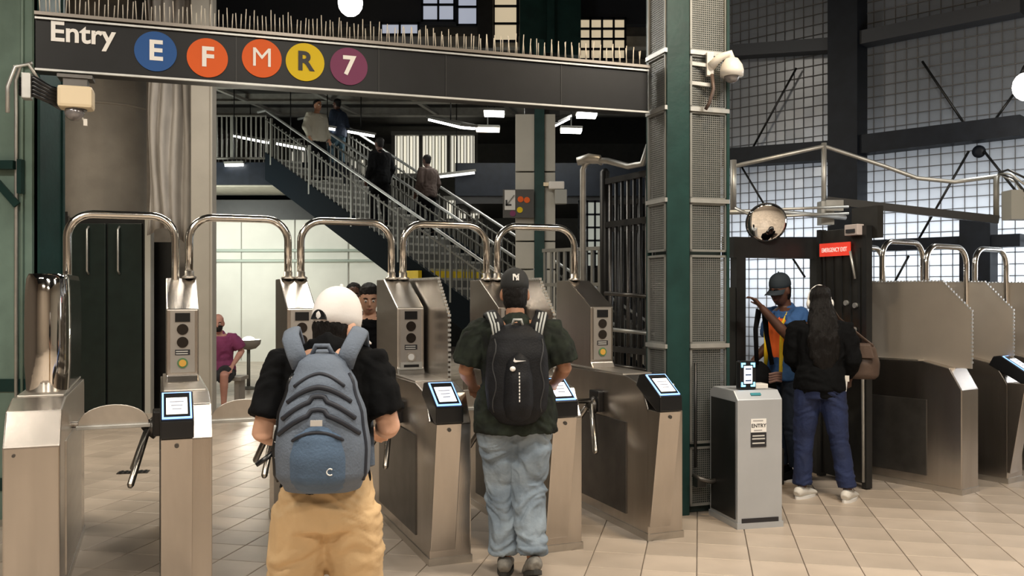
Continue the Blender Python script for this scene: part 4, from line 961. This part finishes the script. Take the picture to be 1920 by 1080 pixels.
# ---- man in the white cap (closest)
KHAKI = mat('khaki_cloth', (.60, .42, .23), .85, var=.16, scale=5, bump=.25, bscale=30)
p1 = Vector((W(612, 0, 3.05).x, 3.05, 0))
t1, H1 = person('man in a white cap, black t-shirt and khaki trousers wearing a blue backpack', p1, .10, S=.975, lean=.14, wide=.86, shld=.180, neckh=.475, head=(-.62, -.20), skin=SKL, hair='capped',
    el={-1: (-.215, -.0, 1.16), 1: (.215, .03, 1.17)}, wr={-1: (-.16, .26, 1.10), 1: (.18, .28, 1.12)}, hands=(.7, .7), neckf=.10,
    kn={-1: (-.12, .02, .50), 1: (.12, .03, .50)}, an={-1: (-.13, -.03, .085), 1: (.13, -.02, .085)},
    top=dict(mat=CLB, tuck=1, g=.016, len=.80, sr=.018), pants=dict(mat=KHAKI, g=.020, hemg=.024, waist=.07, wr=.013, wf=(9, 9, 22)), shoes=dict(mat=CLB), mask=BLKP, vox=.009)
cap(t1, H1, mat('white_cap_cloth', (.74, .72, .71), .8, var=.06, bump=.1), hole=True, z0=.095)
BLU = mat('blue_pack_cloth', (.070, .118, .195), .8, var=.15, scale=14, bump=.3, bscale=120)
BLUG = mat('grey_blue_cloth', (.115, .145, .195), .8, var=.12, scale=14, bump=.3, bscale=120)
BLUD = mat('dark_blue_zip', (.012, .016, .028), .6)
bk = empty('backpack', p1, .10, 'blue-grey backpack with curved zips worn by the man in the white cap', 'backpack')
pk = Pack([(.945, .085, .03), (.965, .125, .11), (1.02, .152, .175), (1.10, .155, .18), (1.20, .142, .17), (1.30, .112, .14), (1.37, .082, .10), (1.405, .05, .05), (1.415, .02, .01)], -.095)
pb_ = pk.mesh(BLUG, bk)
fp = Pack([(.955, .07, .05), (.975, .098, .135), (1.02, .112, .20), (1.09, .112, .208), (1.15, .100, .198), (1.185, .06, .175), (1.195, .02, .15)], -.10)
fp.mesh(BLU, bk, 'front_pocket', 18)
fp.arc('pocket_zip', [(.112 * math.sin(a), 1.065 + .105 * math.cos(a)) for a in [-1.75 + 3.5 * i / 24 for i in range(25)]], .0055, BLUD, bk, .002)
for k, (zc, hw, dr_) in enumerate(((1.225, .125, .07), (1.265, .112, .06), (1.305, .098, .05), (1.345, .078, .04))):
    pk.arc('curved_zip', [(hw * i / 12, zc - dr_ * abs(i / 12) ** 1.7 + (.012 if abs(i) < 3 and k < 2 else 0)) for i in range(-12, 13)], .0085 if k < 3 else .006, BLUD, bk)
for s in (-1, 1):
    pk.arc('side_seam', [(s * (.93 * pk.at(z)[0]), z) for z in [1.0 + .34 * i / 14 for i in range(15)]], .007, BLUD if s > 0 else BLKP, bk)
    sx = s * .075
    st_ = MB(); path = [(s * .070, -.115, 1.36), (s * .085, -.13, 1.405), (s * .108, -.085, 1.455), (s * .115, .0, 1.475), (s * .112, .09, 1.42), (s * .115, .135, 1.30), (s * .14, .10, 1.12), (s * .155, -.05, 1.02)]
    st_.tube(path, [(.030, .010)] * 5 + [(.026, .008), (.015, .005), (.012, .004)], 10, ref=(0, 0, 1) if False else None); st_.build('shoulder_strap', BLUG, bk)
MB().tube([(-.035, -.12, 1.395), (-.02, -.135, 1.43), (.02, -.135, 1.43), (.035, -.12, 1.395)], .008, 8).build('top_handle', BLUG, bk)
MB().tube([(-.14, -.16, 1.10), (-.17, -.18, 1.075), (-.20, -.19, 1.055)], [(.010, .008), (.012, .008), (.013, .006)], 8).build('hanging_strap', BLKP, bk)
for k in range(3): MB().tube([(-.145, -.14 - .006 * k, 1.00 + .05 * k), (-.148, -.17, 1.04 + .05 * k), (-.140, -.19, 1.08 + .05 * k)], .004, 6).build('side_cord', GALV, bk)
lg = MB().box((0, fp.y(0, 1.165) - .004, 1.200), (.036, .006, .018)).build('logo_patch', mat('patch_pale', (.50, .48, .46), .6), bk)
MB().tube([(.042 + .010 * math.cos(a), fp.y(.045, 1.05) - .003, 1.05 + .010 * math.sin(a)) for a in [.8 + 4.6 * i / 12 for i in range(13)]], .0022, 6).build('stitched_mark', WHITE, bk)

# ---- man in the black cap
DENIM = mat('light_denim', (.27, .33, .39), .85, var=.35, scale=5, bump=.35, bscale=60, ctr=(.11, .15, .20))
JERS = mat('black_jersey', (.005, .006, .006), .85, spec=.2, var=.9, scale=14, bump=.2, ctr=(.022, .030, .022))
p2 = Vector((.02, 5.12, 0))
t2, H2 = person('broad man in a black cap, dark jersey and baggy light jeans at the turnstile', p2, .06, S=1.0, wide=1.06, lean=.03, head=(.0, -.12), skin=SKM, hair='capped',
    el={-1: (-.285, .02, 1.16), 1: (.285, .02, 1.17)}, wr={-1: (-.24, .25, 1.05), 1: (.25, .24, 1.07)}, shld=.200,
    kn={-1: (-.075, .09, .50), 1: (.075, .02, .50)}, an={-1: (-.06, .0, .09), 1: (.09, -.14, .12)}, foot={-1: (.12, 0.), 1: (-.1, .35)},
    top=dict(mat=JERS, hem=-.14, g=.032, len=.85, sr=.038, wr=.014), pants=dict(mat=DENIM, g=.034, hemg=.036, wr=.024, wf=(8, 8, 18)), shoes=dict(mat=mat('grey_shoe', (.22, .21, .19), .7, var=.4, scale=30), sole=mat('dark_sole', (.03, .03, .028), .7)), vox=.009)
c2_ = cap(t2, H2, mat('black_cap_cloth', (.016, .018, .020), .8), z0=.120)
# the brim points ahead; crown back carries the interlocked letters
for ch, dx in (('N', 0), ('Y', .004)):
    text('cap_lettering', ch, .052, WHITE, c2_, H2 @ T(dx, -.118, .195) @ FR, .004, .015)
b2 = empty('backpack', p2, .06, 'black sports backpack with a white tick mark worn by the man in the black cap', 'backpack')
BP = mat('black_pack_cloth', (.008, .009, .012), .65, spec=.25, var=.4, scale=14, bump=.3, bscale=90)
pk2 = Pack([(.87, .06, .05), (.90, .12, .10), (.97, .168, .13), (1.10, .178, .14), (1.25, .172, .13), (1.36, .150, .10), (1.42, .10, .05), (1.435, .03, .02)], -.135)
pk2.mesh(BP, b2)
fp2 = Pack([(.90, .04, .10), (.93, .080, .17), (1.00, .095, .195), (1.12, .095, .19), (1.22, .085, .165), (1.27, .05, .14), (1.28, .02, .12)], -.14); fp2.mesh(BP, b2, 'front_pocket', 18)
for s in (-1, 1):
    MB().tube([(s * .095, -.16, 1.36), (s * .115, -.165, 1.44), (s * .145, -.10, 1.485), (s * .15, .02, 1.49), (s * .145, .12, 1.40), (s * .15, .15, 1.25), (s * .17, -.05, 1.02)], [(.038, .012)] * 5 + [(.025, .008), (.014, .006)], 10).build('shoulder_strap', BP, b2)
    for k in (-1, 0, 1): MB().tube([(s * (.11 + .018 * k), -.178, 1.34 + .01 * k), (s * (.125 + .018 * k), -.180, 1.43), (s * (.145 + .018 * k), -.118, 1.492)], (.006, .004) if False else .006, 8).build('strap_stripe', mat('stripe_grey', (.42, .45, .45), .6), b2)
    MB().tube([(s * .06, -.19, 1.30), (s * .10, -.20, 1.33), (s * .075, -.22, 1.27), (s * .05, -.23, 1.25)], .004, 6).build('cord', mat('cord_grey', (.35, .36, .36), .6), b2)
MB().prism([(-.032, 1.236), (-.024, 1.230), (.036, 1.238), (-.012, 1.240), (-.022, 1.243), (-.026, 1.254)], -.318, -.312, 'y').build('tick_mark', WHITE, b2)
MB().ball((-.035, -.318, 1.195), (.016, .012, .014), 10).build('pendant', WHITE, b2)
for k in range(9): MB().box((0.0, fp2.y(0, 1.17 - .018 * k) - .004, 1.17 - .018 * k), (.006, .006, .012)).build('zip_pull' if k == 8 else 'zip_tooth', WHITE, b2)
for s in (-1, 1): pk2.arc('seam', [(s * .13 + .01 * math.sin(z * 30), z) for z in [.95 + .4 * i / 12 for i in range(13)]], .004, mat('seam_dark', (.03, .032, .035), .6), b2)
MB().tube([(-.03, -.16, 1.42), (-.02, -.18, 1.455), (.02, -.18, 1.455), (.03, -.16, 1.42)], .008, 8).build('top_handle', mat('stripe_grey'), b2)

# ---- person coming out in black and the one behind
p3 = Vector((W(694, 0, 7.3).x, 7.3, 0))
person('person in black coming out beside the man in the white cap', p3, math.pi - .15, S=.975, head=(.35, -.22), skin=SKL, hair='bun', top=dict(mat=CLB, sleeve='long', hem=-.28, g=.035, name='coat'),
    pants=dict(mat=CLB), shoes=dict(mat=mat('lime_shoe', (.55, .60, .05), .6)), vox=.011, kn={-1: (-.10, .10, .50), 1: (.10, .0, .50)}, an={-1: (-.10, .08, .085), 1: (.10, -.14, .10)})
p4 = Vector((W(664, 0, 8.8).x, 8.8, 0))
person('dark-haired person whose head shows just above the person in black', p4, math.pi + .1, S=.985, skin=SKD, hair='short', top=dict(mat=mat('wine_cloth', (.06, .015, .018), .85, bump=.2), sleeve='long', g=.03), pants=dict(mat=CLB), shoes=dict(mat=CLB), vox=.013)
# ---- seated man in the purple shirt on a bench
p5 = Vector((W(412, 0, 12.4).x, 12.4, 0))
person('seated man in a purple t-shirt and dark shorts wearing a black face mask', p5, math.pi + .12, S=1.0, pel=.55, lean=.12, head=(.1, -.12), skin=SKP, hair='bald', mask=BLKP,
    el={-1: (-.30, .02, .80), 1: (.29, .02, .80)}, wr={-1: (-.22, .26, .62), 1: (.26, .10, .56)}, kn={-1: (-.14, .42, .50), 1: (.16, .40, .50)}, an={-1: (-.12, .34, .085), 1: (.20, .46, .085)},
    top=dict(mat=mat('purple_cloth', (.24, .045, .14), .85, var=.15, bump=.2), hem=-.05, g=.03, sr=.03, len=.8), pants=dict(mat=mat('charcoal_cloth', (.025, .026, .032), .85), len=.42, g=.03), shoes=dict(mat=WHITE), vox=.012)
bn = empty('bench', p5 + Vector((0, .12, 0)), 0, 'low grey bench under the seated man in purple', 'bench')
box('seat', (0, 0, .42), (.62, .36, .05), CONC, bn)
for s in (-1, 1): box('leg', (s * .24, 0, .20), (.06, .30, .39), CONC, bn)
# ---- attendant in orange vest holding the gate
p6 = Vector((W(1478, 0, 7.75).x, 7.75, 0))
NAVYC = mat('navy_cloth', (.012, .022, .045), .85, bump=.2)
t6, H6 = person('attendant in an orange safety vest and dark cap raising one arm at the gate', p6, math.pi * .62, S=1.02, lean=.05, head=(.25, -.2), skin=SKD, hair='capped',
    el={-1: (-.24, .20, 1.22), 1: (.26, .0, 1.12)}, wr={-1: (-.16, .40, 1.46), 1: (.24, .18, .98)}, top=dict(mat=mat('blue_shirt', (.03, .10, .28), .85, bump=.2), sleeve='short', g=.022),
    pants=dict(mat=NAVYC), shoes=dict(mat=CLB), vox=.010)
cap(t6, H6, mat('slate_cap_cloth', (.020, .032, .045), .8), z0=.120)
vm = MB(); rows = [(-.10, .200, .150), (.06, .190, .142), (.24, .190, .138), (.38, .205, .142), (.43, .180, .130)]
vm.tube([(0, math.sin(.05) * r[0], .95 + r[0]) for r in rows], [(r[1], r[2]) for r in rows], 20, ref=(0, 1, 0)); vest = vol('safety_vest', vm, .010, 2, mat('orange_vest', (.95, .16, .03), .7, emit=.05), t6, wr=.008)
for s in (-1, 1): MB().tube([(s * .10, .155, .86), (s * .10, .150, 1.15), (s * .11, .150, 1.30), (s * .115, .10, 1.395), (s * .115, -.06, 1.41), (s * .11, -.145, 1.28), (s * .10, -.15, .90)], [(.022, .006)] * 7, 8, ref=(1, 0, 0)).build('yellow_stripe', YEL, vest)
# ---- woman with long hair
p7 = Vector((W(1538, 0, 6.98).x, 6.98, 0))
DJ = mat('dark_blue_denim', (.012, .024, .085), .8, var=.35, scale=6, bump=.3, bscale=60)
t7, H7 = person('woman with long black hair, dark top and blue jeans standing at the gate', p7, -.35, S=.955, head=(.25, -.05), skin=SKD, hair='long', lean=.02,
    el={-1: (-.22, .04, 1.14), 1: (.25, .02, 1.14)}, wr={-1: (-.14, .22, 1.02), 1: (.22, .18, 1.0)}, kn={-1: (-.13, .02, .50), 1: (.14, .02, .50)}, an={-1: (-.14, -.02, .085), 1: (.21, -.02, .085)}, foot={-1: (.5, 0.), 1: (.3, 0.)},
    top=dict(mat=CLB, sleeve='long', hem=-.06, g=.028), pants=dict(mat=DJ, g=.018, hemg=.030, waist=.10, wr=.010), shoes=dict(mat=mat('white_shoe', (.75, .73, .68), .6)), vox=.010)
hd = empty('headphones', p7, -.35, 'white headphone band over the hair of the woman in jeans', 'headphones'); hd.scale = (.955,) * 3
MB().tube([H7 @ Vector((.092 * math.cos(a), .012, .115 + .142 * math.sin(a))) for a in [math.pi * i / 20 for i in range(21)]], .0085, 8).build('band', WHITE, hd)
for s in (-1, 1): MB().ball(H7 @ Vector((s * .092, -.01, .105)), (.018, .032, .038), 12).build('ear_cup', WHITE, hd)
hb = empty('handbag', p7 + Vector((.30, .02, 0)), -.5, 'brown leather shoulder bag at the hip of the woman in jeans', 'handbag')
BRN = mat('brown_leather', (.085, .055, .042), .5, var=.3, bump=.2)
bp3 = Pack([(.93, .12, .06), (.96, .15, .11), (1.05, .155, .12), (1.16, .13, .09), (1.21, .10, .04)], .06); bp3.mesh(BRN, hb, 'bag_body', 14)
MB().prism([(-.13, 1.10), (.13, 1.10), (.10, 1.205), (-.10, 1.205)], -.075, -.045, 'y').build('flap', BRN, hb, bevel=.006)
MB().tube([(-.12, .02, 1.19), (-.17, .03, 1.28), (-.20, .04, 1.42), (-.19, .08, 1.46), (-.16, .12, 1.40), (.02, .10, 1.25), (.11, .02, 1.19)], [(.014, .005)] * 7, 8).build('strap', BRN, hb)
MB().ball((0, -.085, 1.14), .010, 8).build('clasp', GALV, hb)
pc = W(1577, 728, 6.9); pcd = empty('paper_slip', pc, -.6, 'small white paper held low beside the woman in jeans', 'paper')
MB().prism([(-.03, .06), (.05, .07), (.04, -.02), (-.02, -.07)], -.002, .002, 'y').build('sheet', WHITE, pcd); MB().prism([(.03, .10), (.06, .10), (.06, .055), (.03, .055)], -.004, .004, 'y').build('clip', WHITEP, pcd)
# dark bag at the gate
dbp = W(1425, 690, 7.55); dbg = empty('duffel_bag', (dbp.x, dbp.y, 0), .2, 'dark bag with a long handle and a pinkish woven cord behind the pedestal', 'bag')
pk5 = Pack([(.30, .12, .10), (.36, .17, .18), (.60, .18, .20), (.80, .17, .18), (.95, .13, .12), (1.02, .06, .05)], .1); pk5.mesh(CLB, dbg, 'bag_body', 16)
MB().tube([(-.04, -.02, 1.0), (-.05, -.02, 1.30), (-.02, -.02, 1.46), (.03, -.02, 1.46), (.05, -.02, 1.25), (.10, -.02, 1.0)], [(.020, .012), (.022, .012), (.03, .014), (.03, .014), (.022, .012), (.02, .012)], 8).build('long_handle', CLB, dbg)
for k in range(4): MB().tube([(.02, -.12, .86 + .022 * k), (.07, -.15, .88 + .02 * k), (.13, -.12, .87 + .022 * k)], .011, 8).build('woven_cord', mat('pink_cord', (.32, .20, .18), .7), dbg)
box('stand', (0, .05, .15), (.34, .28, .30), BLACK, dbg)
# ---- people on the stair
sr_ = Vector((sdir.y, -sdir.x, 0)) if sdir.y * 1 > 0 else Vector((-sdir.y, sdir.x, 0))
def on_stair(u, offs):
    P_ = S0 + sr_ * offs; tt = on_line(u, P_, sdir)
    i_ = max(0, min(N - 1, int(tt / TOTAL * N))); z_ = H * (i_ + 1) / N
    tt = TOTAL * i_ / N + .15
    q = P_ + sdir * tt; q.z = z_; return q
yup = math.atan2(-sdir.x, sdir.y)
PALE = mat('pale_jacket', (.36, .34, .28), .85, bump=.2)
wk = dict(kn={-1: (-.10, .14, .56), 1: (.10, .02, .50)}, an={-1: (-.10, .06, .085), 1: (.10, -.06, .085)})
person('person in a pale jacket near the top of the stair', on_stair(592, .45), yup + math.pi, S=.98, skin=SKM, hair='short', top=dict(mat=PALE, sleeve='long', g=.04), pants=dict(mat=CLB), shoes=dict(mat=CLB), vox=.016, group='people on the stair', **wk)
person('person in black halfway up the stair between the handrails', on_stair(716, .55), yup, S=1.0, skin=SKD, hair='short', top=dict(mat=CLB, sleeve='long', g=.05), pants=dict(mat=CLB), shoes=dict(mat=CLB), vox=.016, group='people on the stair', **wk)
person('person in a dark brown jacket at the right side of the stair', on_stair(793, 1.5), yup, S=.95, skin=SKD, hair='short', top=dict(mat=mat('brown_cloth', (.055, .035, .028), .85), sleeve='long', g=.05), pants=dict(mat=CLB), shoes=dict(mat=CLB), vox=.016, group='people on the stair', **wk)
person('person in blue trousers beyond the stair handrail near the top', on_stair(640, 1.5), yup + .2, S=.95, skin=SKD, hair='short', top=dict(mat=NAVYC, sleeve='long', g=.04), pants=dict(mat=mat('teal_cloth', (.02, .05, .07), .85)), shoes=dict(mat=CLB), vox=.016, group='people on the stair', **wk)
